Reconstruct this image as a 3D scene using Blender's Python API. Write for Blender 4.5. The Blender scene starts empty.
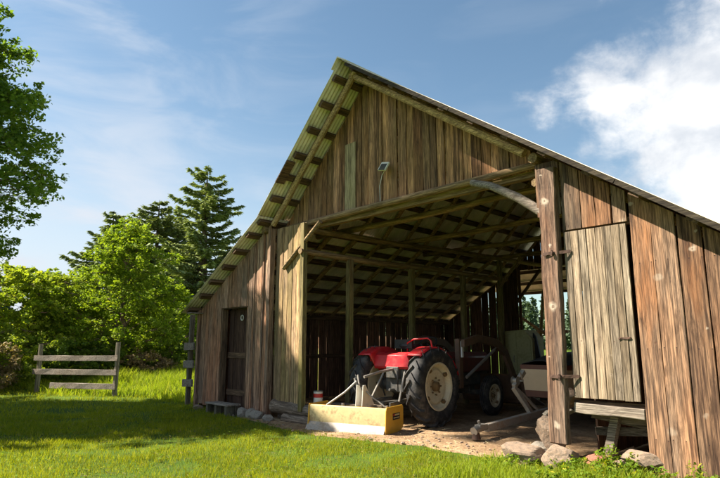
import bpy, math, random
import numpy as np
from mathutils import Vector, Matrix, noise as mnoise
random.seed(7); rng = np.random.default_rng(7)
sc = bpy.context.scene
COL = sc.collection
R = math.radians
V = Vector

# ------------------------------------------------------------------ mesh builder
class MB:
    def __init__(s): s.v = []; s.f = []
    def add(s, vs, fs):
        n = len(s.v); s.v += [tuple(p) for p in vs]; s.f += [tuple(i + n for i in f) for f in fs]
    def box(s, c, size, M=None):
        hx, hy, hz = [k / 2 for k in size]
        vs = [V((x, y, z)) for x in (-hx, hx) for y in (-hy, hy) for z in (-hz, hz)]
        if M: vs = [M @ p for p in vs]
        vs = [p + V(c) for p in vs]
        s.add(vs, [(0,1,3,2),(4,6,7,5),(0,4,5,1),(2,3,7,6),(0,2,6,4),(1,5,7,3)])
    def beam(s, p0, p1, w, h, up=(0,0,1), seg=4, wob=.004):
        """squared timber from p0 to p1, w sideways, h along up, slightly uneven"""
        p0, p1 = V(p0), V(p1); d = (p1 - p0).normalized(); u = V(up)
        side = d.cross(u)
        if side.length < 1e-3: side = d.cross(V((1,0,0)))
        side.normalize(); u = side.cross(d).normalized()
        vs = []
        for i in range(seg + 1):
            c = p0.lerp(p1, i / seg)
            for a, b in ((-1,-1),(1,-1),(1,1),(-1,1)):
                vs.append(c + side * (a*w/2 + random.uniform(-wob, wob)) + u * (b*h/2 + random.uniform(-wob, wob)))
        fs = [(0,1,2,3)]
        for i in range(seg):
            for k in range(4): fs.append((i*4+k, (i+1)*4+k, (i+1)*4+(k+1)%4, i*4+(k+1)%4))
        e = seg * 4; fs.append((e+3, e+2, e+1, e))
        s.add(vs, fs)
    def tube(s, pts, rad, n=10, cap=True):
        pts = [V(p) for p in pts]
        if not isinstance(rad, (list, tuple)): rad = [rad] * len(pts)
        vs = []; prev = None
        for i, p in enumerate(pts):
            d = (pts[min(i+1, len(pts)-1)] - pts[max(i-1, 0)]).normalized()
            a = prev - d * prev.dot(d) if prev else d.orthogonal()
            a.normalize(); prev = a; b = d.cross(a)
            for k in range(n):
                t = 2*math.pi*k/n
                vs.append(p + (a*math.cos(t) + b*math.sin(t)) * rad[i])
        fs = []
        for i in range(len(pts)-1):
            for k in range(n): fs.append((i*n+k, i*n+(k+1)%n, (i+1)*n+(k+1)%n, (i+1)*n+k))
        if cap:
            fs.append(tuple(range(n-1, -1, -1))); e = (len(pts)-1)*n; fs.append(tuple(range(e, e+n)))
        s.add(vs, fs)
    def lathe(s, prof, c, axis='x', n=40, closed=True, a0=0, a1=2*math.pi):
        """prof: list of (along axis, radius)"""
        full = abs(a1 - a0 - 2*math.pi) < 1e-6
        m = n if full else n + 1; vs = []
        for k in range(m):
            t = a0 + (a1 - a0) * k / n
            for (x, r) in prof:
                p = V((x, r*math.cos(t), r*math.sin(t))) if axis == 'x' else (V((r*math.cos(t), r*math.sin(t), x)) if axis == 'z' else V((r*math.cos(t), x, r*math.sin(t))))
                vs.append(p + V(c))
        q = len(prof); fs = []
        for k in range(n):
            k2 = (k+1) % m
            for i in range(q if closed else q-1):
                j = (i+1) % q
                fs.append((k*q+i, k*q+j, k2*q+j, k2*q+i))
        s.add(vs, fs)
    def prism(s, poly, ax, a, b):
        """extrude 2D polygon along axis ax from a to b (poly in the two other axes order)"""
        def P(p, t):
            return {'x': (t, p[0], p[1]), 'y': (p[0], t, p[1]), 'z': (p[0], p[1], t)}[ax]
        n = len(poly)
        vs = [P(p, a) for p in poly] + [P(p, b) for p in poly]
        fs = [tuple(range(n-1, -1, -1)), tuple(range(n, 2*n))] + [(i, (i+1)%n, n+(i+1)%n, n+i) for i in range(n)]
        s.add(vs, fs)
    def board(s, x0, x1, z0, ztop, y, th=.025, axis='x', seg=6, jit=.004, tilt=.004, rag=.02):
        """upright plank; ztop(x) gives its top; axis x = lies in an xz wall, axis y = in a yz wall"""
        off = random.uniform(-.006, .006); lean = random.uniform(-tilt, tilt); zb = z0 + random.uniform(-rag, rag)
        vs = []
        cup = random.uniform(-.004, .004)
        for i in range(seg+1):
            t = i/seg; a = x0 + random.uniform(-jit, jit) + lean*t; b = x1 + random.uniform(-jit, jit) + lean*t
            za = zb + (ztop(a)-zb)*t; zc = zb + (ztop(b)-zb)*t
            w = cup*math.sin(t*3.14)
            for (h, z) in ((a, za), (b, zc)):
                for d in (-th/2, th/2):
                    vs.append((h, y+off+d+w, z) if axis == 'x' else (y+off+d+w, h, z))
        fs = [(0,1,3,2)]
        for i in range(seg):
            o = i*4
            fs += [(o, o+2, o+6, o+4), (o+1, o+5, o+7, o+3), (o, o+4, o+5, o+1), (o+2, o+3, o+7, o+6)]
        e = seg*4; fs.append((e, e+2, e+3, e+1))
        s.add(vs, fs)
    def build(s, name, mat, parent=None, smooth=False, bevel=0, local=False, loc=None):
        me = bpy.data.meshes.new(name)
        off = V((0,0,0))
        if parent is not None and not local: off = wloc(parent)
        if loc is not None: off = V(loc)
        me.from_pydata([tuple(V(p) - off) for p in s.v], [], s.f)
        import bmesh
        bm = bmesh.new(); bm.from_mesh(me); bmesh.ops.recalc_face_normals(bm, faces=bm.faces); bm.to_mesh(me); bm.free()
        me.materials.append(mat)
        if smooth:
            me.polygons.foreach_set('use_smooth', [True]*len(me.polygons))
            try: me.set_sharp_from_angle(angle=R(38))
            except Exception: pass
        o = bpy.data.objects.new(name, me); COL.objects.link(o)
        if parent is not None: o.parent = parent
        if loc is not None: o.location = loc
        if bevel:
            m = o.modifiers.new('bevel', 'BEVEL'); m.width = bevel; m.segments = 1; m.limit_method = 'ANGLE'
        return o
def wloc(o):
    p = V((0,0,0))
    while o is not None: p += V(o.location); o = o.parent
    return p
def empty(name, loc=(0,0,0), rz=0):
    o = bpy.data.objects.new(name, None); COL.objects.link(o); o.location = loc; o.rotation_euler = (0,0,rz); return o
def tag(o, label=None, cat=None, group=None, kind=None):
    if label: o['label'] = label
    if cat: o['category'] = cat
    if group: o['group'] = group
    if kind: o['kind'] = kind
    return o
def raw_mesh(name, verts, loops_per, mat, parent=None, smooth=False):
    """fast mesh of equal polygons, verts (n*k,3)"""
    n = len(verts); k = loops_per; m = n // k
    me = bpy.data.meshes.new(name)
    me.vertices.add(n); me.vertices.foreach_set('co', np.ascontiguousarray(verts, dtype=np.float32).ravel())
    me.loops.add(n); me.loops.foreach_set('vertex_index', np.arange(n, dtype=np.int32))
    me.polygons.add(m); me.polygons.foreach_set('loop_start', np.arange(0, n, k, dtype=np.int32))
    me.update(calc_edges=True); me.materials.append(mat)
    o = bpy.data.objects.new(name, me); COL.objects.link(o)
    if parent is not None: o.parent = parent
    return o

# ------------------------------------------------------------------ materials
def newmat(name):
    m = bpy.data.materials.new(name); m.use_nodes = True; nt = m.node_tree; nt.nodes.clear()
    out = nt.nodes.new('ShaderNodeOutputMaterial'); return m, nt, out
class NT:
    def __init__(s, nt): s.nt = nt
    def n(s, t, **kw):
        x = s.nt.nodes.new(t)
        for k, v in kw.items():
            if k.startswith('i_'): x.inputs[k[2:].replace('_', ' ')].default_value = v
            else: setattr(x, k, v)
        return x
    def l(s, a, b): s.nt.links.new(a, b)
    def ramp(s, fac, stops):
        r = s.n('ShaderNodeValToRGB'); e = r.color_ramp.elements
        while len(e) < len(stops): e.new(.5)
        for q, (p, c) in zip(e, stops): q.position = p; q.color = (*c, 1) if len(c) == 3 else c
        s.l(fac, r.inputs[0]); return r.outputs[0]
    def mix(s, fac, a, b, mode='MIX'):
        m = s.n('ShaderNodeMix', data_type='RGBA', blend_type=mode)
        for i, x in ((0, fac), (6, a), (7, b)):
            if isinstance(x, (int, float)): m.inputs[i].default_value = x
            elif isinstance(x, tuple): m.inputs[i].default_value = (*x, 1)
            else: s.l(x, m.inputs[i])
        return m.outputs[2]
    def math(s, op, a, b=None, clamp=False):
        m = s.n('ShaderNodeMath', operation=op, use_clamp=clamp)
        for i, x in ((0, a), (1, b)):
            if x is None: continue
            if isinstance(x, (int, float)): m.inputs[i].default_value = x
            else: s.l(x, m.inputs[i])
        return m.outputs[0]
    def noise(s, vec, scale, detail=4, rough=.55, W=None, dist=0):
        x = s.n('ShaderNodeTexNoise'); x.inputs['Scale'].default_value = scale; x.inputs['Detail'].default_value = detail
        x.inputs['Roughness'].default_value = rough; x.inputs['Distortion'].default_value = dist
        if W is not None: x.noise_dimensions = '4D'; s.l(W, x.inputs['W'])
        if vec is not None: s.l(vec, x.inputs['Vector'])
        return x.outputs['Fac']
    def map(s, vec, scale=(1,1,1), loc=(0,0,0)):
        m = s.n('ShaderNodeMapping'); m.inputs['Scale'].default_value = scale; m.inputs['Location'].default_value = loc
        s.l(vec, m.inputs['Vector']); return m.outputs[0]
    def step(s, x, lo, hi):
        m = s.n('ShaderNodeMapRange'); m.interpolation_type = 'SMOOTHSTEP'
        m.inputs['From Min'].default_value = lo; m.inputs['From Max'].default_value = hi; s.l(x, m.inputs['Value']); return m.outputs[0]

def wood(name, light, dark, red=None, redamt=.5, grey=None, greyamt=.4, green=None, greenamt=0, axis='z', knots=0, nails=False, rough=.85, bump=.5, split=True):
    m, nt, out = newmat(name); T = NT(nt)
    g = T.n('ShaderNodeNewGeometry'); tc = T.n('ShaderNodeTexCoord').outputs['Object']
    isl = g.outputs['Random Per Island']
    W = T.math('MULTIPLY', isl, 37.0)
    st = {'x': (.035,1,1), 'y': (1,.035,1), 'z': (1,1,.035)}[axis]
    st2 = {'x': (.25,1,1), 'y': (1,.25,1), 'z': (1,1,.25)}[axis]
    gv = T.map(tc, st); sv = T.map(tc, st2)
    fine = T.noise(gv, 130, 5, .7, W); mid = T.noise(gv, 34, 5, .65, W, .35)
    stain = T.noise(sv, 3.2, 4, .6, W); big = T.noise(sv, 1.3, 3, .55, W)
    c = T.mix(T.step(mid, .36, .62), dark, light)
    st_ = T.noise(T.map(tc, {'x': (.03,1,1), 'y': (1,.03,1), 'z': (1,1,.03)}[axis]), 52, 3, .6, W, .4)
    streak = T.step(st_, .50, .64)
    if red:
        f = T.math('MULTIPLY', T.step(stain, .5, .66), redamt * 1.0)
        c = T.mix(T.math('MULTIPLY', f, T.step(isl, .1, .7)), c, red)
        w2 = T.math('MULTIPLY', T.step(T.math('FRACT', T.math('MULTIPLY', isl, 7.13)), .45, .95), redamt)
        c = T.mix(w2, c, T.mix(T.step(mid, .3, .7), tuple(k*.55 for k in red), red))
    if grey:
        f = T.math('MULTIPLY', T.step(big, .42, .62), greyamt); c = T.mix(f, c, T.mix(fine, tuple(k*.5 for k in grey), grey))
    if green:
        f = T.math('MULTIPLY', T.step(T.noise(sv, 2.1, 3, .5, W), .38, .62), greenamt); c = T.mix(f, c, T.mix(fine, tuple(k*.5 for k in green), green))
    blot = T.noise(T.map(tc, {'x': (.3,1.3,1.3), 'y': (1.3,.3,1.3), 'z': (1.3,1.3,.3)}[axis]), 5.5, 6, .7, W, .5)
    c = T.mix(T.math('MULTIPLY', T.step(blot, .52, .66), .6), c, tuple(k*.55 for k in dark))
    c = T.mix(T.math('MULTIPLY', streak, .62), c, tuple(k*.42 for k in dark))
    br = T.math('ADD', T.math('MULTIPLY', T.math('FRACT', T.math('MULTIPLY', isl, 3.77)), .95), .50)
    fv = T.math('ADD', T.math('MULTIPLY', T.step(fine, .32, .66), 1.0), .48)
    comb = T.n('ShaderNodeCombineColor'); k = T.math('MULTIPLY', br, fv)
    for i in range(3): T.l(k, comb.inputs[i])
    c = T.mix(1.0, c, comb.outputs[0], 'MULTIPLY')
    h = T.math('ADD', T.math('MULTIPLY', fine, .5), T.math('MULTIPLY', mid, .7))
    if split:
        # thin dark drying splits along the grain
        sp = T.noise(T.map(tc, {'x': (.018,1,1), 'y': (1,.018,1), 'z': (1,1,.018)}[axis]), 46, 2, .5, W, .3)
        spm = T.math('SUBTRACT', 1.0, T.step(T.math('ABSOLUTE', T.math('SUBTRACT', sp, .5)), .004, .022))
        spm = T.math('MULTIPLY', spm, T.step(big, .4, .6))
        c = T.mix(T.math('MULTIPLY', spm, .75), c, tuple(k*.25 for k in dark)); h = T.math('SUBTRACT', h, T.math('MULTIPLY', spm, .8))
    if knots:
        sx = T.n('ShaderNodeSeparateXYZ'); T.l(tc, sx.inputs[0]); cx = T.n('ShaderNodeCombineXYZ')
        a = {'z': ('X','Z'), 'x': ('Z','X'), 'y': ('X','Y')}[axis]
        T.l(sx.outputs[a[0]], cx.inputs[0]); T.l(sx.outputs[a[1]], cx.inputs[1])
        wob = T.n('ShaderNodeTexNoise'); wob.inputs['Scale'].default_value = 14; T.l(tc, wob.inputs['Vector'])
        va = T.n('ShaderNodeVectorMath', operation='MULTIPLY_ADD'); T.l(wob.outputs['Color'], va.inputs[0]); va.inputs[1].default_value = (.06,.10,0); T.l(cx.outputs[0], va.inputs[2])
        vo = T.n('ShaderNodeTexVoronoi', voronoi_dimensions='2D'); vo.inputs['Scale'].default_value = 3.1; T.l(va.outputs[0], vo.inputs['Vector'])
        d = vo.outputs['Distance']; rc = T.n('ShaderNodeSeparateColor'); T.l(vo.outputs['Color'], rc.inputs[0])
        on = T.step(rc.outputs[0], .45, .75)
        sz = T.math('ADD', T.math('MULTIPLY', rc.outputs[1], 1.1), .45); d = T.math('DIVIDE', T.math('ADD', d, T.math('MULTIPLY', mid, .02)), sz)
        halo = T.math('MULTIPLY', T.math('SUBTRACT', 1.0, T.step(d, .05, .15)), on)
        core = T.math('MULTIPLY', T.math('SUBTRACT', 1.0, T.step(d, .02, .05)), T.step(rc.outputs[2], .4, .7))
        c = T.mix(T.math('MULTIPLY', halo, T.math('MULTIPLY', T.step(fine, .2, .6), knots)), c, (.5,.42,.33))
        c = T.mix(T.math('MULTIPLY', core, .75), c, (.11,.055,.035)); h = T.math('SUBTRACT', h, T.math('MULTIPLY', core, .5))
    if nails:
        s3 = T.n('ShaderNodeSeparateXYZ'); T.l(tc, s3.inputs[0])
        dz = T.math('SUBTRACT', T.math('MULTIPLY', T.math('FRACT', T.math('DIVIDE', T.math('ADD', s3.outputs['Z'], T.math('MULTIPLY', isl, .03)), .93)), .93), .45)
        dx = T.math('MULTIPLY', T.math('SUBTRACT', T.math('FRACT', T.math('DIVIDE', T.math('ADD', s3.outputs['X'], T.math('MULTIPLY', isl, .1)), .12)), .5), .12)
        rd = T.math('SQRT', T.math('ADD', T.math('MULTIPLY', dx, dx), T.math('MULTIPLY', dz, dz)))
        dot = T.math('SUBTRACT', 1.0, T.step(rd, .004, .007))
        sm_ = T.math('MULTIPLY', T.math('SUBTRACT', 1.0, T.step(T.math('ABSOLUTE', dx), .003, .013)), T.math('MULTIPLY', T.step(dz, -.17, -.01), T.math('SUBTRACT', 1.0, T.step(dz, .0, .006))))
        c = T.mix(T.math('MULTIPLY', sm_, .55), c, (.05,.022,.014)); c = T.mix(dot, c, (.02,.014,.012))
    b = T.n('ShaderNodeBump'); b.inputs['Strength'].default_value = bump; b.inputs['Distance'].default_value = .006; T.l(h, b.inputs['Height'])
    p = T.n('ShaderNodeBsdfPrincipled'); T.l(c, p.inputs['Base Color']); p.inputs['Roughness'].default_value = rough
    p.inputs['Specular IOR Level'].default_value = .25
    T.l(b.outputs[0], p.inputs['Normal']); T.l(p.outputs[0], out.inputs[0]); return m

def plain(name, col, rough=.5, metal=0, var=.25, scale=8, dirt=None, dirtamt=.5, bump=.0, spec=.5, coat=0):
    m, nt, out = newmat(name); T = NT(nt); tc = T.n('ShaderNodeTexCoord').outputs['Object']
    a = T.noise(tc, scale, 5, .6); b_ = T.noise(tc, scale*6, 3, .6)
    c = T.mix(T.step(a, .3, .7), tuple(k*(1-var) for k in col), tuple(min(1, k*(1+var*.4)) for k in col))
    if dirt:
        f = T.math('MULTIPLY', T.step(T.math('ADD', T.math('MULTIPLY', a, .7), T.math('MULTIPLY', b_, .3)), .47, .62), dirtamt); c = T.mix(f, c, dirt)
    p = T.n('ShaderNodeBsdfPrincipled'); T.l(c, p.inputs['Base Color'])
    rr = T.math('ADD', T.math('MULTIPLY', a, .3), rough-.15); T.l(rr, p.inputs['Roughness'])
    p.inputs['Metallic'].default_value = metal; p.inputs['Specular IOR Level'].default_value = spec; p.inputs['Coat Weight'].default_value = coat
    if bump:
        bb = T.n('ShaderNodeBump'); bb.inputs['Strength'].default_value = bump; bb.inputs['Distance'].default_value = .02; T.l(T.math('ADD', a, T.math('MULTIPLY', b_, .3)), bb.inputs['Height']); T.l(bb.outputs[0], p.inputs['Normal'])
    T.l(p.outputs[0], out.inputs[0]); return m

def leafmat(name, a, b, trans=.35, yellow=None):
    m, nt, out = newmat(name); T = NT(nt)
    g = T.n('ShaderNodeNewGeometry'); pos = g.outputs['Position']
    n = T.math('ADD', T.math('MULTIPLY', T.noise(pos, .9, 2, .5), .5), T.math('MULTIPLY', T.noise(pos, 4.5, 3, .6), .5)); isl = g.outputs['Random Per Island']
    f = T.math('ADD', T.math('MULTIPLY', isl, .55), T.math('MULTIPLY', T.step(n, .35, .65), .45))
    c = T.mix(f, a, b)
    if yellow: c = T.mix(T.math('MULTIPLY', T.step(T.math('FRACT', T.math('MULTIPLY', isl, 5.3)), .8, 1), .7), c, yellow)
    d = T.n('ShaderNodeBsdfPrincipled'); T.l(c, d.inputs['Base Color']); d.inputs['Roughness'].default_value = .7; d.inputs['Specular IOR Level'].default_value = .12
    t = T.n('ShaderNodeBsdfTranslucent'); T.l(T.mix(1.0, c, (1.5,1.45,.5), 'MULTIPLY'), t.inputs[0])
    x = T.n('ShaderNodeMixShader'); x.inputs[0].default_value = trans; T.l(d.outputs[0], x.inputs[1]); T.l(t.outputs[0], x.inputs[2])
    T.l(x.outputs[0], out.inputs[0]); return m

M = {}
M['wall_right'] = wood('wood_right_wall', (.28,.16,.092), (.055,.028,.018), red=(.27,.118,.05), redamt=.7, nails=True, grey=(.26,.20,.145), greyamt=.55, knots=.7)
M['post_big'] = wood('wood_big_post', (.31,.18,.115), (.085,.045,.03), red=(.30,.13,.07), redamt=.4, grey=(.33,.28,.23), greyamt=.4, knots=.9)
M['door_grey'] = wood('wood_grey_door', (.32,.24,.165), (.10,.07,.045), grey=(.34,.28,.215), greyamt=.6, green=(.18,.145,.08), greenamt=.25, knots=.2)
M['wall_left'] = wood('wood_left_wall', (.50,.29,.175), (.13,.068,.042), red=(.38,.16,.08), redamt=.7, grey=(.38,.32,.26), greyamt=.45)
M['panel_green'] = wood('wood_green_panel', (.48,.31,.165), (.14,.085,.046), grey=(.38,.30,.20), greyamt=.4, green=(.31,.24,.085), greenamt=.6)
M['gable'] = wood('wood_gable', (.56,.29,.145), (.12,.058,.032), red=(.36,.16,.07), redamt=.75, grey=(.50,.36,.23), greyamt=.3, green=(.38,.26,.085), greenamt=.3)
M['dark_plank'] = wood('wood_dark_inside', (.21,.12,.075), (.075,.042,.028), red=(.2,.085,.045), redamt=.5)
for ax in 'xyz':
    M['timber_'+ax] = wood('wood_timber_'+ax, (.46,.31,.16), (.19,.12,.065), green=(.38,.28,.10), greenamt=.4, axis=ax)
    M['pole_'+ax] = wood('wood_pole_'+ax, (.50,.34,.185), (.23,.14,.075), green=(.40,.30,.11), greenamt=.4, axis=ax)
    M['dark_'+ax] = wood('wood_dark_'+ax, (.22,.135,.08), (.085,.052,.032), axis=ax, split=False)
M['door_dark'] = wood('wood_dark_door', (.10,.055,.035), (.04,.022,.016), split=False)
M['fascia'] = wood('wood_fascia', (.07,.055,.035), (.03,.022,.015), axis='x')
M['post_green'] = wood('wood_green_post', (.36,.28,.14), (.15,.11,.055), green=(.32,.28,.075), greenamt=.65, axis='z')
M['fence'] = wood('wood_fence', (.36,.30,.25), (.2,.155,.12), grey=(.42,.38,.34), greyamt=.6, axis='y')
M['fence_post'] = wood('wood_fence_post', (.24,.2,.15), (.11,.09,.065), grey=(.28,.26,.22), greyamt=.5, green=(.14,.14,.06), greenamt=.4, axis='z')
M['sill'] = wood('wood_sill', (.40,.34,.27), (.22,.17,.13), grey=(.42,.39,.35), greyamt=.6, axis='x')
M['log'] = wood('wood_log', (.26,.2,.15), (.12,.085,.06), grey=(.26,.24,.2), greyamt=.5, axis='x', bump=.8)
M['roof'] = plain('roof_metal', (.84,.76,.64), rough=.6, metal=.0, var=.35, scale=1.7, dirt=(.55,.45,.32), dirtamt=.45)
M['stone'] = plain('stone_grey', (.33,.29,.24), rough=.9, var=.4, scale=6, dirt=(.2,.17,.12), dirtamt=.5, bump=.9)
M['stone_warm'] = plain('stone_warm', (.27,.20,.145), rough=.9, var=.35, scale=5, dirt=(.25,.16,.1), dirtamt=.6, bump=.9)
M['red'] = plain('red_paint', (.56,.014,.024), rough=.42, var=.25, scale=9, dirt=(.26,.07,.05), dirtamt=.45, coat=.2)
M['loader_red'] = plain('faded_red_paint', (.15,.09,.055), rough=.6, var=.4, scale=6, dirt=(.13,.07,.04), dirtamt=.7)
M['rubber'] = plain('rubber', (.03,.03,.032), rough=.75, var=.4, scale=7, dirt=(.12,.105,.09), dirtamt=.6)
M['rim'] = plain('cream_rim', (.68,.60,.42), rough=.5, var=.15, scale=5, dirt=(.35,.22,.11), dirtamt=.4)
M['hub'] = plain('rusty_hub', (.2,.13,.06), rough=.7, var=.4, scale=12)
M['cast'] = plain('cast_iron', (.06,.062,.06), rough=.6, var=.4, scale=9, dirt=(.13,.1,.07), dirtamt=.6)
M['steel'] = plain('worn_steel', (.33,.31,.28), rough=.5, metal=.3, var=.3, scale=10, dirt=(.2,.12,.07), dirtamt=.4)
M['galv'] = plain('galvanised', (.42,.38,.33), rough=.55, metal=.2, var=.25, scale=8, dirt=(.28,.17,.1), dirtamt=.6)
M['yellow'] = plain('worn_yellow', (.68,.54,.27), rough=.6, var=.2, scale=4, dirt=(.36,.24,.12), dirtamt=.85)
M['yellow2'] = plain('orange_yellow', (.66,.36,.03), rough=.5, var=.15, scale=4, dirt=(.4,.25,.06), dirtamt=.35)
M['edge'] = plain('scraped_edge', (.40,.34,.28), rough=.55, var=.2, scale=6, dirt=(.24,.17,.11), dirtamt=.7)
M['white'] = plain('white_paint', (.72,.7,.64), rough=.5, var=.12, scale=6, dirt=(.5,.44,.35), dirtamt=.3)
M['black'] = plain('black_tarp', (.02,.02,.022), rough=.55, var=.4, scale=6)
M['rust'] = plain('rust', (.085,.045,.03), rough=.9, var=.4, scale=20)
M['cream_hull'] = plain('cream_hull', (.60,.45,.29), rough=.5, var=.1, scale=3, dirt=(.42,.29,.17), dirtamt=.3)
M['brown_hull'] = plain('brown_hull', (.13,.045,.028), rough=.5, var=.2, scale=5)
M['palegreen'] = plain('pale_green_metal', (.52,.52,.26), rough=.6, var=.2, scale=3, dirt=(.22,.2,.08), dirtamt=.5)
M['redpaint2'] = plain('label_red', (.5,.03,.02), rough=.5, var=.1)
M['bark'] = plain('bark', (.14,.1,.07), rough=.95, var=.5, scale=5, bump=.8)
M['glass_dark'] = plain('dark_lens', (.05,.055,.06), rough=.2, var=.1)
M['leaf_dark'] = leafmat('leaf_dark', (.075,.145,.025), (.17,.27,.04), .46)
M['leaf_maple'] = leafmat('leaf_maple', (.10,.18,.018), (.24,.32,.03), .45, yellow=(.26,.3,.03))
M['leaf_shrub'] = leafmat('leaf_shrub', (.12,.20,.022), (.28,.34,.04), .45, yellow=(.33,.33,.05))
M['leaf_mid'] = leafmat('leaf_mid', (.07,.13,.02), (.16,.23,.035), .4)
M['needle'] = leafmat('needle', (.14,.19,.065), (.30,.36,.14), .15)
M['needle_dark'] = leafmat('needle_dark', (.12,.165,.06), (.26,.31,.12), .12)
M['far_wood'] = leafmat('far_wood', (.05,.085,.05), (.09,.13,.07), .1)
M['dry'] = leafmat('dry_brush', (.16,.12,.06), (.32,.26,.14), .2)
M['grass'] = leafmat('grass_blades', (.125,.17,.010), (.29,.31,.018), .45, yellow=(.4,.36,.1))
M['grass_tall'] = leafmat('tall_grass', (.14,.21,.014), (.28,.35,.03), .45, yellow=(.38,.36,.1))
M['weed'] = leafmat('weed_leaf', (.08,.16,.015), (.2,.28,.03), .4, yellow=(.45,.38,.03))

# ------------------------------------------------------------------ camera
CAMH = 1.4
cam = bpy.data.cameras.new('camera'); co = bpy.data.objects.new('camera', cam); COL.objects.link(co)
cam.sensor_width = 36; cam.lens = 36*564/720; cam.clip_end = 2000; cam.clip_start = .05
yaw = math.atan2(598, 574); tilt = math.atan2(106, 564)
co.location = (0,0,CAMH); co.rotation_euler = (math.pi/2 + tilt, 0, yaw)
sc.camera = co

# ------------------------------------------------------------------ light
SD = V((-1.10, -1.0, 1.57)).normalized()
sun = bpy.data.lights.new('sun', 'SUN'); so = bpy.data.objects.new('sun', sun); COL.objects.link(so)
sun.energy = 5.0; sun.angle = R(.55); sun.color = (1.0, .90, .75)
so.rotation_euler = SD.to_track_quat('Z', 'Y').to_euler(); so.location = (-10,-10,20)
w = bpy.data.worlds.new('World'); sc.world = w; w.use_nodes = True; nt = w.node_tree; nt.nodes.clear(); T = NT(nt)
sky = T.n('ShaderNodeTexSky', sky_type='NISHITA'); sky.sun_disc = False
sky.sun_elevation = math.asin(SD.z); sky.sun_rotation = math.atan2(SD.x, SD.y) % (2*math.pi)
sky.air_density = 1.0; sky.dust_density = .6; sky.ozone_density = 1.6
tcn = T.n('ShaderNodeTexCoord'); dirv = tcn.outputs['Generated']
fw = V((-math.sin(yaw)*math.cos(tilt), math.cos(yaw)*math.cos(tilt), math.sin(tilt))); rt = V((math.cos(yaw), math.sin(yaw), 0)); up = rt.cross(fw)
def D3(u, v): return (fw*564 + rt*(u-360) - up*(v-239)).normalized()
def field(u, v, r):
    ds = T.n('ShaderNodeVectorMath', operation='DISTANCE'); T.l(dirv, ds.inputs[0]); ds.inputs[1].default_value = tuple(D3(u, v))
    return T.math('MAXIMUM', T.math('SUBTRACT', 1.0, T.math('DIVIDE', ds.outputs['Value'], r)), -1.0)
def mx(*a):
    r = a[0]
    for b in a[1:]: r = T.math('MAXIMUM', r, b)
    return r
fld = mx(field(752, 120, .24), field(705, 150, .14), T.math('SUBTRACT', field(790, 200, .3), .1), T.math('SUBTRACT', field(612, 100, .16), .62), T.math('SUBTRACT', field(540, 112, .12), .78), T.math('SUBTRACT', field(647, 35, .10), .70), T.math('SUBTRACT', field(585, 150, .12), .70))
cn = T.noise(T.map(dirv, (1,1,1.5)), 7.5, 9, .6, dist=.25)
cn2 = T.noise(dirv, 22, 6, .6)
fld = T.math('ADD', fld, T.math('ADD', T.math('MULTIPLY', T.math('SUBTRACT', cn, .5), 1.7), T.math('MULTIPLY', T.math('SUBTRACT', cn2, .5), .45)))
cl = T.math('POWER', T.step(fld, -.12, .55), 1.25)
wisp = T.noise(T.map(dirv, (1.2, 2.2, 6.5)), 2.1, 6, .55, dist=.6)
sep = T.n('ShaderNodeSeparateXYZ'); T.l(dirv, sep.inputs[0])
low = T.math('SUBTRACT', 1.0, T.step(sep.outputs['Z'], -.02, .5))
leftm = T.math('SUBTRACT', 1.0, T.step(field(650, 60, .95), .0, .6))
wf = T.math('ADD', T.math('MULTIPLY', T.step(wisp, .42, .75), .5), T.math('MULTIPLY', T.math('POWER', low, 1.1), .95))
wf = T.math('MULTIPLY', wf, T.math('ADD', T.math('MULTIPLY', leftm, .85), .15))
shade = T.noise(T.map(dirv, (1,1,1.6), (0,0,.035)), 7.5, 6, .55, dist=.2)
ccol = T.mix(T.step(shade, .36, .62), (3.5,3.7,4.0), (5.2,5.2,5.2))
base = T.mix(1.0, sky.outputs[0], (.72, .79, .73), 'MULTIPLY')
c1 = T.mix(wf, base, (3.6, 3.85, 4.25)); c2 = T.mix(T.math('MULTIPLY', cl, .95), c1, ccol)
bg = T.n('ShaderNodeBackground'); bg.inputs['Strength'].default_value = .068; T.l(c2, bg.inputs[0])
wo = T.n('ShaderNodeOutputWorld'); T.l(bg.outputs[0], wo.inputs[0])
sc.view_settings.view_transform = 'Standard'; sc.view_settings.look = 'None'; sc.view_settings.exposure = 1.7; sc.view_settings.gamma = 1
sc.view_settings.use_curve_mapping = False

sc.cycles.max_bounces = 14; sc.cycles.diffuse_bounces = 9; sc.cycles.sample_clamp_indirect = 6
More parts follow.
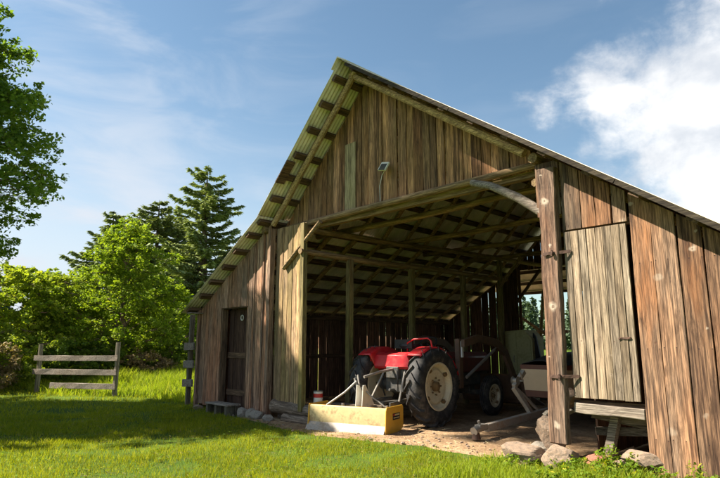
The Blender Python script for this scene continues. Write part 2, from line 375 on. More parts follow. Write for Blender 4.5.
# ------------------------------------------------------------------ ground
def dirt_edge(x):
    pts = [(-40,40),(-16,9.6),(-13.2,7.05),(-12,6.75),(-10,6.25),(-8.5,5.98),(-7.3,5.92),(-6.4,6.12),(-5.3,6.36),(-4.4,6.3),(-3.85,6.28),(-3.3,6.5),(-2.9,6.75),(-.3,6.8),(0,30)]
    for (a, b), (c, d) in zip(pts, pts[1:]):
        if a <= x <= c: return b + (d-b)*(x-a)/(c-a)
    return 40
def n2(x, y, s): return mnoise.noise(V((x*s, y*s, 3.1)))
def gz(x, y):
    h = .018*n2(x, y, .9)
    # gentle rise away to the left behind the fence
    d = max(0, -x-15); h += min(.9, .012*d) * 1.0
    return h
def ground():
    # graded grid: fine near, coarse far
    def axis(lo, hi, c, fine, g):
        v = [c]; s = fine
        while v[-1] < hi: v.append(v[-1]+s); s = fine if abs(v[-1]-c) < 9 else s*g
        w_ = [c]; s = fine
        while w_[-1] > lo: w_.append(w_[-1]-s); s = fine if abs(w_[-1]-c) < 9 else s*g
        return sorted(set(v + w_))
    xs = axis(-700, 700, -7, .22, 1.16); ys = axis(-700, 900, 7, .22, 1.16)
    vs = [(x, y, gz(x, y)) for y in ys for x in xs]; nx = len(xs)
    fs = [(j*nx+i, j*nx+i+1, (j+1)*nx+i+1, (j+1)*nx+i) for j in range(len(ys)-1) for i in range(nx-1)]
    me = bpy.data.meshes.new('ground'); me.from_pydata(vs, [], fs)
    me.polygons.foreach_set('use_smooth', [True]*len(fs))
    m, nt, out = newmat('ground_soil_and_turf'); T = NT(nt); g = T.n('ShaderNodeNewGeometry').outputs['Position']
    a = T.noise(g, .55, 5, .6); b = T.noise(g, 9, 5, .65); c3 = T.noise(g, 60, 4, .7)
    c = T.mix(T.step(a, .35, .68), (.055,.105,.012), (.11,.17,.02)); c = T.mix(T.math('MULTIPLY', T.step(b, .45, .75), .6), c, (.10,.085,.03))
    c = T.mix(T.math('MULTIPLY', T.step(c3, .4, .7), .5), c, (.03,.05,.01))
    bb = T.n('ShaderNodeBump'); bb.inputs['Strength'].default_value = .6; bb.inputs['Distance'].default_value = .03; T.l(T.math('ADD', b, c3), bb.inputs['Height'])
    p = T.n('ShaderNodeBsdfPrincipled'); p.inputs['Roughness'].default_value = .95; p.inputs['Specular IOR Level'].default_value = .08; T.l(c, p.inputs['Base Color']); T.l(bb.outputs[0], p.inputs['Normal']); T.l(p.outputs[0], out.inputs[0])
    me.materials.append(m); o = bpy.data.objects.new('ground', me); COL.objects.link(o); tag(o, kind='structure')
ground()
def dirt():
    xs = np.arange(-16, .2, .07); vs = []; fs = []
    rows = [0, .06, .14, .25, .4, .6, .85, 1.2, 1.6, 2.1, 2.8, 3.8, 5, 6.5, 8.5, 11, 14]
    for x in xs:
        e = dirt_edge(x) + .10*n2(x, 0, 2.3) + .05*n2(x, 5, 9)
        for k, r in enumerate(rows):
            y = e + r; z = gz(x, y) + min(.022, .001 + r*.09) + .012*n2(x, y, 3.2) + .006*n2(x, y, 13)
            if k == 0: z = gz(x, y) - .004
            vs.append((x, y, z))
    q = len(rows)
    for i in range(len(xs)-1):
        for k in range(q-1): fs.append((i*q+k, (i+1)*q+k, (i+1)*q+k+1, i*q+k+1))
    me = bpy.data.meshes.new('dirt_floor'); me.from_pydata(vs, [], fs); me.polygons.foreach_set('use_smooth', [True]*len(fs))
    m, nt, out = newmat('dry_dirt'); T = NT(nt); g = T.n('ShaderNodeNewGeometry').outputs['Position']
    a = T.noise(g, 1.6, 5, .65); b = T.noise(g, 14, 5, .7); c3 = T.noise(g, 90, 4, .7)
    c = T.mix(T.step(a, .35, .68), (.26,.165,.095), (.45,.31,.185)); c = T.mix(T.math('MULTIPLY', T.step(b, .45, .65), .7), c, (.17,.10,.055))
    c = T.mix(T.math('MULTIPLY', T.step(c3, .52, .66), .5), c, (.52,.42,.28))
    bb = T.n('ShaderNodeBump'); bb.inputs['Strength'].default_value = .9; bb.inputs['Distance'].default_value = .03; T.l(T.math('ADD', T.math('MULTIPLY', b, 1.3), T.math('MULTIPLY', c3, .5)), bb.inputs['Height'])
    p = T.n('ShaderNodeBsdfPrincipled'); p.inputs['Roughness'].default_value = .95; p.inputs['Specular IOR Level'].default_value = .08; T.l(c, p.inputs['Base Color']); T.l(bb.outputs[0], p.inputs['Normal']); T.l(p.outputs[0], out.inputs[0])
    me.materials.append(m); o = bpy.data.objects.new('dirt_floor', me); COL.objects.link(o); tag(o, kind='structure')
dirt()

def blades(n, xr, yr, hfun, wid, keep, seed):
    r = np.random.default_rng(seed)
    x = r.uniform(*xr, n); y = r.uniform(*yr, n)
    k = np.array([keep(a, b) for a, b in zip(x, y)]) > r.random(n)
    x, y = x[k], y[k]; n = len(x)
    z = np.array([gz(a, b) for a, b in zip(x, y)]) - .005
    h = np.array([hfun(a, b) for a, b in zip(x, y)]) * r.uniform(.45, 1.25, n)
    an = r.uniform(0, 2*np.pi, n); w = wid * r.uniform(.6, 1.3, n); la = r.uniform(0, 2*np.pi, n); ln = h * r.uniform(.15, .75, n)
    base = np.stack([x, y, z], 1); s = np.stack([np.cos(an)*w, np.sin(an)*w, 0*w], 1)
    mid = base + np.stack([np.cos(la)*ln*.35, np.sin(la)*ln*.35, h*.6], 1)
    tip = base + np.stack([np.cos(la)*ln, np.sin(la)*ln, h], 1)
    v = np.stack([base - s, base + s, mid + s*.75, mid - s*.75, mid - s*.75, mid + s*.75, tip + s*.1, tip - s*.1], 1).reshape(-1, 3)
    # weld the two quads of a blade so that each blade is one island
    return v
def blade_object(name, v, mat):
    n = len(v) // 8
    me = bpy.data.meshes.new(name)
    vv = v.reshape(n, 8, 3)[:, [0,1,2,3,6,7]].reshape(-1, 3)
    me.vertices.add(n*6); me.vertices.foreach_set('co', np.ascontiguousarray(vv, dtype=np.float32).ravel())
    idx = (np.arange(n)[:, None]*6 + np.array([0,1,2,3, 3,2,4,5])[None]).ravel().astype(np.int32)
    me.loops.add(n*8); me.loops.foreach_set('vertex_index', idx)
    me.polygons.add(n*2); me.polygons.foreach_set('loop_start', np.arange(0, n*8, 4, dtype=np.int32))
    me.update(calc_edges=True); me.materials.append(mat)
    o = bpy.data.objects.new(name, me); COL.objects.link(o); tag(o, kind='stuff'); return o
def in_view(x, y, mg=.12):
    d = V((x, y, 0)); a = math.atan2(-x, y) - yaw
    return abs(a) < math.atan(360/564) + mg
def lawn_keep(x, y):
    if not in_view(x, y): return 0
    e = dirt_edge(x)
    t = (e - y) + .25*n2(x, y, 2.1) + .1*n2(x, y, 7)
    k = min(1, max(0, t*3.5 + .12))
    d = math.hypot(x, y); 
    bare = n2(x+4, y, 1.1)
    return k * min(1, (5.2/max(d, 5.2))**1.0) * (1 if bare < .22 else .3)
def lawn_h(x, y): return .040 + .028*(.5+n2(x, y, 1.4)) + .02*max(0, n2(x, y, 4))
parts = [blades(300000, (-13, .5), (1.2, 7.5), lawn_h, .0028, lawn_keep, 1), blades(170000, (-22, -9), (.5, 10), lambda x, y: lawn_h(x, y)*1.25, .0055, lawn_keep, 2)]
blade_object('lawn_grass', np.concatenate(parts), M['grass'])
def tall_keep(x, y):
    if not in_view(x, y, .05): return 0
    b = 5.0 + .35*(x+17.8)*0 + .3*n2(x, y, .8)
    if x >= -15.5: lim = 6.6 + .35*n2(x, 2, 1.2) + max(0, (x+13.4))*3
    if x < -15.5: lim = 4.9 + .3*n2(x, 2, 1.2) + max(0, x+17.5)*.75
    t = y - lim
    return 0 if t < 0 else min(1, .25 + t*.8) * (.55+.45*(n2(x, y, .9)+.5))
def tall_h(x, y): return .14 + .36*min(1, max(0, (y - 6.3)/2.0) + (.3 if x < -17.5 else 0)) * (.75 + .7*n2(x, y, .7))
blade_object('tall_grass', blades(230000, (-34, -12.3), (4.5, 19), tall_h, .010, tall_keep, 3), M['grass_tall'])

# ------------------------------------------------------------------ leaves and trees
def leaves(centers, radii, per, size, flat=.6, seed=0, upb=.5, asp=.55):
    r = np.random.default_rng(seed); C = np.repeat(np.asarray(centers, float), per, 0); Rr = np.repeat(np.asarray(radii, float), per)
    n = len(C); d = r.normal(size=(n, 3)); d /= np.linalg.norm(d, axis=1)[:, None]; d *= (r.random(n)**.45)[:, None] * Rr[:, None]; d[:, 2] *= flat
    p = C + d
    nrm = r.normal(size=(n, 3)); nrm[:, 2] = np.abs(nrm[:, 2]) + upb; nrm /= np.linalg.norm(nrm, axis=1)[:, None]
    a = np.cross(nrm, r.normal(size=(n, 3))); a /= np.linalg.norm(a, axis=1)[:, None]; b = np.cross(nrm, a)
    s = (size * r.uniform(.6, 1.35, n))[:, None]
    q = nrm * s * .18
    v = np.stack([p - a*s, p - b*s*asp + q, p + a*s, p + b*s*asp + q], 1).reshape(-1, 3)
    return v
def grow(mb, p, d, L, r, lvl, tips, spread, rr, upw=.15, seg=3):
    pts = [p]; rad = [r]; cur = V(p); dd = V(d)
    for i in range(seg):
        dd = (dd + V((rr.uniform(-.18,.18), rr.uniform(-.18,.18), rr.uniform(-.08,.14) + upw*.3))).normalized()
        cur = cur + dd * L/seg; pts.append(V(cur)); rad.append(max(.006, r*(1 - .55*(i+1)/seg)))
    mb.tube(pts, rad, n=7 if lvl > 1 else 4, cap=False)
    if lvl <= 0:
        tips.append(pts[-1]); tips.append(pts[-2]); return
    nb = rr.choice([3, 4, 4]) if lvl > 1 else rr.choice([3, 4, 5])
    for k in range(nb):
        t = rr.uniform(.35, 1) if k else 1
        q = pts[min(seg, max(1, int(round(t*seg))))]
        a = rr.uniform(0, 6.28); o = V((math.cos(a), math.sin(a), rr.uniform(-.25, .55)))
        nd = (dd*(1-spread) + o*spread).normalized()
        grow(mb, q, nd, L*rr.uniform(.58, .8), rad[-1]*.85, lvl-1, tips, spread, rr, upw)
def broadleaf(name, loc, H, trunk_h, R0, mat, label, cat='tree', group=None, seed=1, lvl=4, per=30, leaf=.12, clump=.5, spread=.6, thick=.2, lean=(0,0), ntrunk=1, limit=None, squash=1.0, ell=None):
    rr = random.Random(seed); e = empty(name, loc); tag(e, label, cat, group)
    mb = MB(); tips = []
    for t in range(ntrunk):
        a = rr.uniform(0, 6.28)
        d = V((lean[0] + (.3*math.cos(a) if ntrunk > 1 else 0), lean[1] + (.3*math.sin(a) if ntrunk > 1 else 0), 1)).normalized()
        base = V((.25*math.cos(a), .25*math.sin(a), -.1)) if ntrunk > 1 else V((0,0,-.1))
        top = base + d*trunk_h
        mb.tube([base, base.lerp(top, .5) + V((rr.uniform(-.06,.06),)*3), top], [thick*1.25, thick, thick*.85], n=10, cap=False)
        for k in range(5):
            an = 2*math.pi*k/5 + rr.uniform(-.4, .4); el = rr.uniform(.25, .9)
            dd = V((math.cos(an)*math.cos(el), math.sin(an)*math.cos(el), math.sin(el)))
            st = base.lerp(top, rr.uniform(.72, 1))
            grow(mb, st, dd, R0*rr.uniform(.4, .55), thick*.55, lvl-1, tips, spread, rr)
        grow(mb, top, d, (H-trunk_h)*.42, thick*.7, lvl-1, tips, spread, rr, .5)
    tips = np.array([tuple(t) for t in tips])
    # fit the crown to its height
    zmax = tips[:, 2].max()
    s = (H - clump*.3)/zmax
    tips[:, 2] *= s
    mb.v = [(x, y, z*s) for x, y, z in mb.v]
    rad = np.hypot(tips[:, 0], tips[:, 1]); q = np.quantile(rad, .97)
    f = min(1.6, R0/q); tips[:, :2] *= f; mb.v = [(x*(1 + (f-1)*min(1, max(0, z/trunk_h/1.5))), y*(1 + (f-1)*min(1, max(0, z/trunk_h/1.5))), z) for x, y, z in mb.v]
    if ell is not None:   # keep the crown inside its real outline
        c_, r_ = ell; nz_ = np.array([mnoise.noise(V(t)*.35) for t in tips])
        tips = tips[(((tips - np.array(c_))/np.array(r_))**2).sum(1) < 1 + .9*nz_]
    if limit is not None and len(tips) > limit:
        tips = tips[np.random.default_rng(seed).choice(len(tips), limit, replace=False)]
    mb.build('trunk', M['bark'], e, smooth=True, local=True)
    r = np.random.default_rng(seed); v = leaves(tips, clump*r.uniform(.6, 1.25, len(tips)), per, leaf, .55*squash, seed)
    raw_mesh('crown', v, 4, mat, e)
    return e
def conifer(name, loc, H, R0, mat, label, group, seed, base=.12, dens=1.0, spr=.20, irr=.3):
    rr = random.Random(seed); r = np.random.default_rng(seed); e = empty(name, loc); tag(e, label, 'tree', group)
    mb = MB(); mb.tube([(0,0,-.2),(0,0,H*.5),(rr.uniform(-.15,.15),0,H)], [R0*.085, R0*.05, .02], n=8, cap=False)
    P = []; A = []; S = []
    z = H*base
    while z < H*.985:
        t = (z/H - base)/(1-base); L = R0*(1-t)**.62*(.80+.20*math.sin(t*11+seed)) + .12
        nb = 5 if t < .85 else 4
        a0 = rr.uniform(0, 6.28)
        for k in range(nb):
            zz = z + rr.uniform(-.02, .02)*H; a = a0 + 2*math.pi*k/nb + rr.uniform(-.6, .6); l = L*rr.uniform(1-irr, 1+irr*.55); dip = rr.uniform(-.15, .34) + .25*t
            pts = []
            for i in range(6):
                u = i/5; pts.append(V((math.cos(a)*l*u, math.sin(a)*l*u, zz + l*(dip*u - .34*u*u + .30*u**4))))
            mb.tube(pts, [max(.008, .018*l*(1-i/6)) for i in range(6)], n=4, cap=False)
            m = int(26*dens*l**1.15) + 10
            for j in range(m):
                u = r.random()**.75; i = min(4, int(u*5)); p = pts[i].lerp(pts[i+1], u*5-i)
                side = 1 if r.random() < .5 else -1; ang = a + side*r.uniform(.5, 1.25)
                wl = (.12 + .42*l*.35*(1-u*.75)) * r.uniform(.2, 1.0)
                q = V((p.x + math.cos(ang)*wl, p.y + math.sin(ang)*wl, p.z - wl*r.uniform(.0, .45) + r.normal()*.03))
                P.append(q); A.append((math.cos(ang), math.sin(ang), -r.uniform(-.15, .7))); S.append(spr*r.uniform(.6, 1.4))
        z += H*rr.uniform(.022, .036)
    mb.build('trunk', M['bark'], e, smooth=True, local=True)
    P = np.array([tuple(p) for p in P]); A = np.array(A); A /= np.linalg.norm(A, axis=1)[:, None]; S = np.array(S)[:, None]
    B = np.cross(A, r.normal(size=A.shape)*.5 + np.array([0,0,1.])); B /= np.linalg.norm(B, axis=1)[:, None]
    v = np.stack([P - A*S*.5, P + B*S*.28, P + A*S, P - B*S*.28], 1).reshape(-1, 3)
    raw_mesh('crown', v, 4, mat, e); return e

def pol(px, dist, z=0):
    d = D3(px, 345); h = math.hypot(d.x, d.y); return (d.x/h*dist, d.y/h*dist, z)
# big broadleaf at the left edge and the off-frame tree that shades the lawn
def bough_tree(name, loc, center, radii, nb, ncl, per, leaf, mat, label, cat, seed, thick, group=None, bsize=1.0, clump=.3, taper=0, shell=.55):
    rr = random.Random(seed); r = np.random.default_rng(seed); e = empty(name, loc); tag(e, label, cat, group)
    c = V(center); tp = V((c.x*.9, c.y*.9, c.z + radii[2]*.75)); mb = MB()
    def tr(t): return V((tp.x*t**1.5, tp.y*t**1.5, tp.z*t))
    mb.tube([V((0,0,-.2))] + [tr(t/8) + V((rr.uniform(-.05,.05), rr.uniform(-.05,.05), 0)) for t in range(1, 9)], [thick*1.2*(1-.9*t/9) + .012 for t in range(9)], n=10, cap=False)
    C = []; Rr = []
    for b in range(nb):
        z_ = -1 + 2*(b+.5)/nb; a = b*2.39996 + rr.uniform(-.3, .3); q = math.sqrt(max(.02, 1-z_*z_)); rho = rr.uniform(shell, 1.0)
        z_ = z_*rr.uniform(.8, 1.05); q *= 1 - taper*max(-.3, z_)
        p = c + V((math.cos(a)*q*radii[0]*rho, math.sin(a)*q*radii[1]*rho, z_*radii[2]*(.75+.25*rho)))
        t = max(.15, min(.95, (p.z - rr.uniform(.15, .45)*radii[2]*.8)/tp.z)); st = tr(t)
        m1 = st.lerp(p, .5) + V((rr.uniform(-.2,.2), rr.uniform(-.2,.2), rr.uniform(.0,.35)))
        th = thick*.28*(1.2-t); mb.tube([st, st.lerp(m1, .5), m1, m1.lerp(p, .5) + V((0,0,.05)), p], [th, th*.8, th*.6, th*.4, .012], n=6, cap=False)
        out = (p - st); out.z = 0; out = out.normalized() if out.length > .01 else V((1,0,0)); sd = V((-out.y, out.x, 0)); bs_ = bsize*rr.uniform(.6, 1.25)
        for k in range(ncl):
            u = r.uniform(-1.0, 1.0); w_ = r.normal()*.45*(1-.45*max(0, u)); q_ = p + out*(u*bs_) + sd*(w_*bs_) + V((0, 0, r.normal()*.18*bs_ - .16*u*u*bs_))
            C.append(tuple(q_)); Rr.append(clump*r.uniform(.5, 1.2))
            if k % 3 == 0: mb.tube([m1.lerp(p, r.uniform(.3, 1)), q_], [.012, .005], n=3, cap=False)
    mb.build('trunk', M['bark'], e, smooth=True, local=True)
    raw_mesh('crown', leaves(C, Rr, per, leaf, .6, seed), 4, mat, e)
    return e
bough_tree('broadleaf_tree', (-16.2, .55, 0), (0,0,6.2), (3.0,3.0,4.3), 165, 28, 30, .058, M['leaf_dark'], 'dark green broadleaf tree whose crown fills the upper left edge of the photo', 'tree', 11, .26, bsize=.95, clump=.25)
bough_tree('broadleaf_tree', (-19.2, -.9, 0), (0,0,5.2), (2.3,2.3,2.4), 40, 18, 24, .075, M['leaf_dark'], 'small round tree outside the frame on the left, shading the far lawn', 'tree', 12, .14, bsize=.8, clump=.3)
bough_tree('broadleaf_tree', (-15.3, -1.9, 0), (0,0,4.9), (1.9,1.9,1.6), 44, 18, 24, .07, M['leaf_dark'], 'low broadleaf sapling outside the frame on the left, shading the near lawn', 'tree', 14, .09, bsize=.7, clump=.28)
bough_tree('broadleaf_tree', (-17.6, -2.4, 0), (0,0,20.4), (2.3,2.3,2.3), 40, 18, 26, .11, M['leaf_dark'], 'tall slender tree added outside the frame on the left to shade the barn gable', 'tree', 23, .17, bsize=.9, clump=.45, shell=.2)  # unseen tree, added so its high crown shades the gable
# shrubs and young trees
def bush(name, px, d, H, R0, mt, lb, seed, nb, ncl=14, per=20, leaf=.075, cat='shrub', group=None, base=.12, bsize=.55, clump=.2, thick=.06, z0=.05, taper=0):
    x, y, _ = pol(px, d); c = H*(base+1)/2
    bough_tree(name, (x, y, z0), (0,0,c), (R0, R0, H*(1-base)/2), nb, ncl, per, leaf, M[mt], lb, cat, seed, thick, group, bsize, clump, taper, shell=.35)
bush('maple_tree', 120, 24, 6.35, 2.15, 'leaf_maple', 'bright yellow green young maple right behind the gap beside the wooden fence', 5, 76, 18, 24, .06, 'tree', base=.06, bsize=.7, clump=.22, thick=.1, taper=.5)
sh = [(-8, 23, 4.2, 2.5, 'leaf_shrub', 'olive yellow shrub at the left edge below the big dark tree', 60),
      (30, 25, 4.5, 2.3, 'leaf_shrub', 'rounded yellow green shrub behind the left end of the wooden fence', 60),
      (68, 27, 4.4, 2.2, 'leaf_shrub', 'sunlit shrub between the yellow shrubs and the young maple', 55),
      (163, 26.5, 4.3, 1.7, 'leaf_maple', 'smaller bright green bush to the right of the young maple', 45),
      (94, 31, 5.6, 2.4, 'leaf_mid', 'mid green bush showing behind the young maple', 50),
      (188, 31, 3.6, 1.8, 'leaf_mid', 'dark leafy bush low beside the barn eave below the tall fir', 36)]
for i, (px, d, H, r0, mt, lb, nb) in enumerate(sh): bush('shrub', px, d, H, r0, mt, lb, 40+i, nb, group='shrubs behind the fence')
lowb = [(12, 21, 1.9, 1.3, 'leaf_shrub', 'low olive bush behind the tall grass left of the wooden fence'),
        (60, 22, 1.5, 1.2, 'leaf_mid', 'low green bush seen between the rails of the wooden fence'),
        (100, 23, 1.7, 1.2, 'leaf_mid', 'low leafy bush behind the right post of the wooden fence'),
        (142, 23.5, 1.1, 1.3, 'dry', 'tangle of dry brown brush behind the grass right of the fence'),
        (172, 25, 1.6, 1.3, 'leaf_mid', 'low dark bush between the dry brush and the barn'),
        (-12, 20, 1.5, .9, 'dry', 'dry brown twiggy brush at the left edge below the shrubs')]
for i, (px, d, H, r0, mt, lb) in enumerate(lowb): bush('bush', px, d, H, r0, mt, lb, 60+i, 26, 10, 20, .055, 'bush', 'low bushes behind the tall grass', base=.0, bsize=.4, clump=.16, thick=.03)
con = [(199, 44, 14.9, 6.0, 'needle', 'tallest fir with a pointed crown rising just left of the barn roof'),
       (150, 47, 12.9, 5.2, 'needle_dark', 'dark fir with a thin top standing left of the tallest fir'),
       (172, 50, 12.9, 5.2, 'needle', 'grey green fir squeezed between the two darker firs'),
       (103, 46, 11.5, 4.6, 'needle_dark', 'shortest dark fir whose tip shows above the young maple'),
       (130, 49, 12.2, 5.0, 'needle', 'middle sized fir behind the young maple'),
       (224, 52, 10.6, 4.6, 'needle_dark', 'fir mostly hidden behind the left barn eave')]
for i, (px, d, H, r0, mt, lb) in enumerate(con):
    x, y, _ = pol(px, d); conifer('fir_tree', (x, y, 0), H, r0, M[mt], lb, 'firs behind the barn', 80+i, dens=2.8, spr=.26, irr=.42)
# far wood: one ring-like belt of far conifers
def far_wood():
    r = np.random.default_rng(5); P = []; N = []; S = []
    for i in range(520):
        a = yaw + r.uniform(-1.15, 1.0); d = r.uniform(105, 150); H = r.uniform(6.5, 10.5)*d/115
        cx, cy = -math.sin(a)*d, math.cos(a)*d; rad = H*.2
        n = 150; t = r.random(n)**.8; z = H*(.04+.96*t); rr_ = rad*(1-t)**.85*r.uniform(.5, 1.1, n) + .05; an = r.uniform(0, 6.28, n)
        P.append(np.stack([cx+np.cos(an)*rr_, cy+np.sin(an)*rr_, z], 1))
    P = np.concatenate(P); v = leaves(P, np.full(len(P), .25), 1, .62, .6, 9, .3, .6)
    o = raw_mesh('far_wood', v, 4, M['far_wood']); tag(o, kind='stuff')
far_wood()

# ------------------------------------------------------------------ barn
D = 6.52; YB = 15.8; XL = -12.09; XR = -.4
prof = [(-12.42, 2.14), (-9.42, 3.92), (-6.95, 6.40), (-.05, 1.58)]
def zr(x):
    for (a, b), (c, d) in zip(prof, prof[1:]):
        if a <= x <= c: return b + (d-b)*(x-a)/(c-a)
    return prof[0][1] if x < prof[0][0] else prof[-1][1]
YF = D-.36; YE = YB+.4
barn = empty('barn', (-6.5, 11, 0)); tag(barn, 'weathered open fronted wooden barn with a steep gable and metal roof', 'barn')
def part(mb, name, mat, smooth=False, bevel=.003, label=None, parent=None):
    o = mb.build(name, mat, parent or barn, smooth=smooth, bevel=bevel)
    if label: o['label'] = label
    return o
# roof: corrugated sheets, ribs run down the slope
def roof_sheet(p0, p1, name):
    (x0, z0), (x1, z1) = p0, p1
    n = int((YE-YF)/.0127); rows = 7; vs = []; fs = []; L = math.hypot(x1-x0, z1-z0); nx, nz = -(z1-z0)/L, (x1-x0)/L
    rr = random.Random(3)
    edge = 0
    for i in range(n+1):
        y = YF + (YE-YF)*i/n
        ph = y/.076*2*math.pi; c = .0065*math.sin(ph)
        sheet = int((y-YF)/.66); random.seed(sheet*7+int(x0)); dz = random.uniform(-.012, .012); ex = random.uniform(-.04, .04)
        for k in range(rows):
            u = k/(rows-1); a = u
            dd = c + dz*(1 if k in (0, rows-1) else .3)
            ee = (ex/L) * (1 if (k == 0 and x0 < -12) else (-1 if k == rows-1 and x1 > -1 else 0))
            vs.append((x0+(x1-x0)*(a-abs(ee) if ee else a)+nx*dd, y, z0+(z1-z0)*(a-abs(ee) if ee else a)+nz*dd))
    for i in range(n):
        for k in range(rows-1): fs.append((i*rows+k, i*rows+k+1, (i+1)*rows+k+1, (i+1)*rows+k))
    mb = MB(); mb.add(vs, fs); o = part(mb, name, M['roof'], smooth=True, bevel=0)
    s = o.modifiers.new('thick', 'SOLIDIFY'); s.thickness = .004
    return o
roof_sheet(prof[0], (prof[1][0]+.06, prof[1][1]+.03), 'roof_sheet')
roof_sheet(prof[1], (prof[2][0]+.01, prof[2][1]), 'roof_sheet')
roof_sheet((prof[2][0]-.01, prof[2][1]+.01), prof[3], 'roof_sheet')
random.seed(7)
mb = MB()   # ridge cap
x0, z0 = prof[2]
mb.add([(x0-.17, YF-.05, z0-.145), (x0-.005, YF-.05, z0+.045), (x0+.2, YF-.05, z0-.09), (x0-.17, YE, z0-.145), (x0-.005, YE, z0+.045), (x0+.2, YE, z0-.09),
        (x0-.16, YF-.05, z0-.155), (x0-.005, YF-.05, z0+.02), (x0+.19, YF-.05, z0-.11), (x0-.16, YE, z0-.155), (x0-.005, YE, z0+.02), (x0+.19, YE, z0-.11)],
       [(0,1,4,3),(1,2,5,4),(6,9,10,7),(7,10,11,8),(0,6,7,1),(1,7,8,2),(3,4,10,9),(4,5,11,10),(0,3,9,6),(2,8,11,5)])
part(mb, 'ridge_cap', M['roof'], bevel=0)
def nrm(seg):
    (x0, z0), (x1, z1) = prof[seg], prof[seg+1]; L = math.hypot(x1-x0, z1-z0); return V((-(z1-z0)/L, 0, (x1-x0)/L))
def on_slope(seg, x, off): return V((x, 0, zr(x))) - nrm(seg)*off
# purlins
PH = .075
purl = [(0, x) for x in (-12.25, -11.75, -11.28, -10.80, -10.32, -9.84, -9.47)] + [(1, x) for x in (-9.05, -8.68, -8.33, -7.93, -7.55, -7.18)] + [(2, x) for x in (-6.68, -6.2, -5.72, -5.22, -4.72, -4.22, -3.72, -3.2, -2.68, -2.16, -1.64, -1.12, -.6, -.2)]
for s, x in purl:
    c = on_slope(s, x, .016 + PH/2); mb = MB(); j = random.uniform(0, .05)
    mb.beam((c.x, YF+.03+j, c.z), (c.x, YE-.03, c.z), PH, .125, up=(nrm(s).cross(V((0,1,0)))), seg=8)
    part(mb, 'purlin', M['dark_y'])
mb = MB(); a = on_slope(1, -8.68, .12); b = on_slope(1, -8.33, .12)
mb.beam((-8.72, YF+.04, zr(-8.72)-.13), (-8.36, YF+.04, zr(-8.36)-.13), .2, .03, up=tuple(nrm(1)), seg=2); part(mb, 'patch_board', M['dark_y'])
# rafters (round-ish poles) under the purlins
RO = .016 + PH + .055
ys = [D+.05 + .77*k for k in range(13)]
for k, y in enumerate(ys):
    for s, (xa, xb) in enumerate(((-12.2, -9.42), (-9.42, -6.98), (-6.92, -.25))):
        a = on_slope(s, xa, RO); b = on_slope(s, xb, RO); dy = random.uniform(-.05, .05) if k else 0
        if k == 0 and s == 0: continue
        mb = MB()
        yy = y if k else D-.02
        if k == 0 and s == 2: b = on_slope(s, -3.55, RO)
        n_ = 7
        pts = []
        for i in range(n_):
            q = a.lerp(b, i/(n_-1)); w_ = .012 if 0 < i < n_-1 else 0
            pts.append((q.x + random.uniform(-w_, w_), yy + dy + random.uniform(-w_, w_), q.z - (.02 if k == 0 else 0)))
        if k == 0 and s == 1: pts[-1] = (pts[-1][0]+.02, pts[-1][1]-.03, pts[-1][2]-.0)
        mb.tube(pts, [.058 if k == 0 else .045 + .01*(i/(n_-1)) for i in range(n_)], n=9)
        part(mb, 'rafter', M['pole_x'] if k == 0 else M['timber_x'], smooth=True, bevel=0)
mb = MB(); a = on_slope(2, -6.8, .032); b = on_slope(2, -.15, .032)
for i in range(3):
    p = a.lerp(b, i/3 + (.001 if i else 0)); q = a.lerp(b, (i+1)/3)
    mb = MB(); mb.beam((p.x, YF+.012, p.z), (q.x, YF+.012, q.z), .022, .052, up=tuple(nrm(2)), seg=5, wob=.002); part(mb, 'barge_board', M['fascia'])
# left wing front wall
def wall(name, x0, x1, z0, top, y, mat, wmin, wmax, gap=.006, holes=(), th=.025, axis='x', biggap=.15, lapy=0, rag=.02, label=None, capn=None, tilt=.004):
    mb = MB(); x = x0
    while x < x1-.02:
        w_ = min(random.uniform(wmin, wmax), x1-x)
        if x1-x-w_ < wmin*.45: w_ = x1-x
        spans = [(z0, None)]
        cut = None
        for (ha, hb, za, zb) in holes:
            if x < hb-.01 and x+w_ > ha+.01:
                if x < ha: w_ = ha-x            # stop the board at the opening
                elif x+w_ > hb: w_ = hb-x
                if x >= ha-.001: cut = (za, zb)
        yy = y + (lapy if int((x-x0)*7) % 2 else 0)
        if cut:
            if cut[1] is not None: mb.board(x, x+w_-gap, cut[1], top, yy, th, axis, rag=0, tilt=0)
            if cut[0] > z0+.05: mb.board(x, x+w_-gap, z0, lambda q: cut[0], yy, th, axis, rag=rag, tilt=0)
        else:
            mb.board(x, x+w_-gap, z0, top, yy, th, axis, rag=rag, tilt=tilt)
        x += w_ + (random.uniform(.006, .02) if random.random() < biggap else 0)
    return part(mb, name, mat, label=label)
top0 = lambda x: zr(x) - .10
wall('front_wall', XL-.02, -9.40, .10, top0, D, M['wall_left'], .13, .24, holes=[(-11.22, -10.17, .0, 2.2)], biggap=.25, rag=.04, label='left front wall with a dark low door')
wall('front_wall', -9.30, -8.34, .26, lambda x: 3.72, D+.07, M['panel_green'], .10, .15, lapy=.012, rag=.03, label='narrow green stained front panel beside the big opening')
mb = MB(); mb.beam((-9.345, D-.02, .06), (-9.36, D-.02, 3.72), .10, .12, up=(0,1,0), seg=8, wob=.006); part(mb, 'post', M['wall_left'])
# batten strips on the left wall
mb = MB()
for x in (-9.62, -9.95): mb.beam((x, D-.022, .12), (x+.01, D-.022, top0(x)-.02), .04, .02, up=(0,1,0), seg=6)
part(mb, 'batten', M['wall_left'])
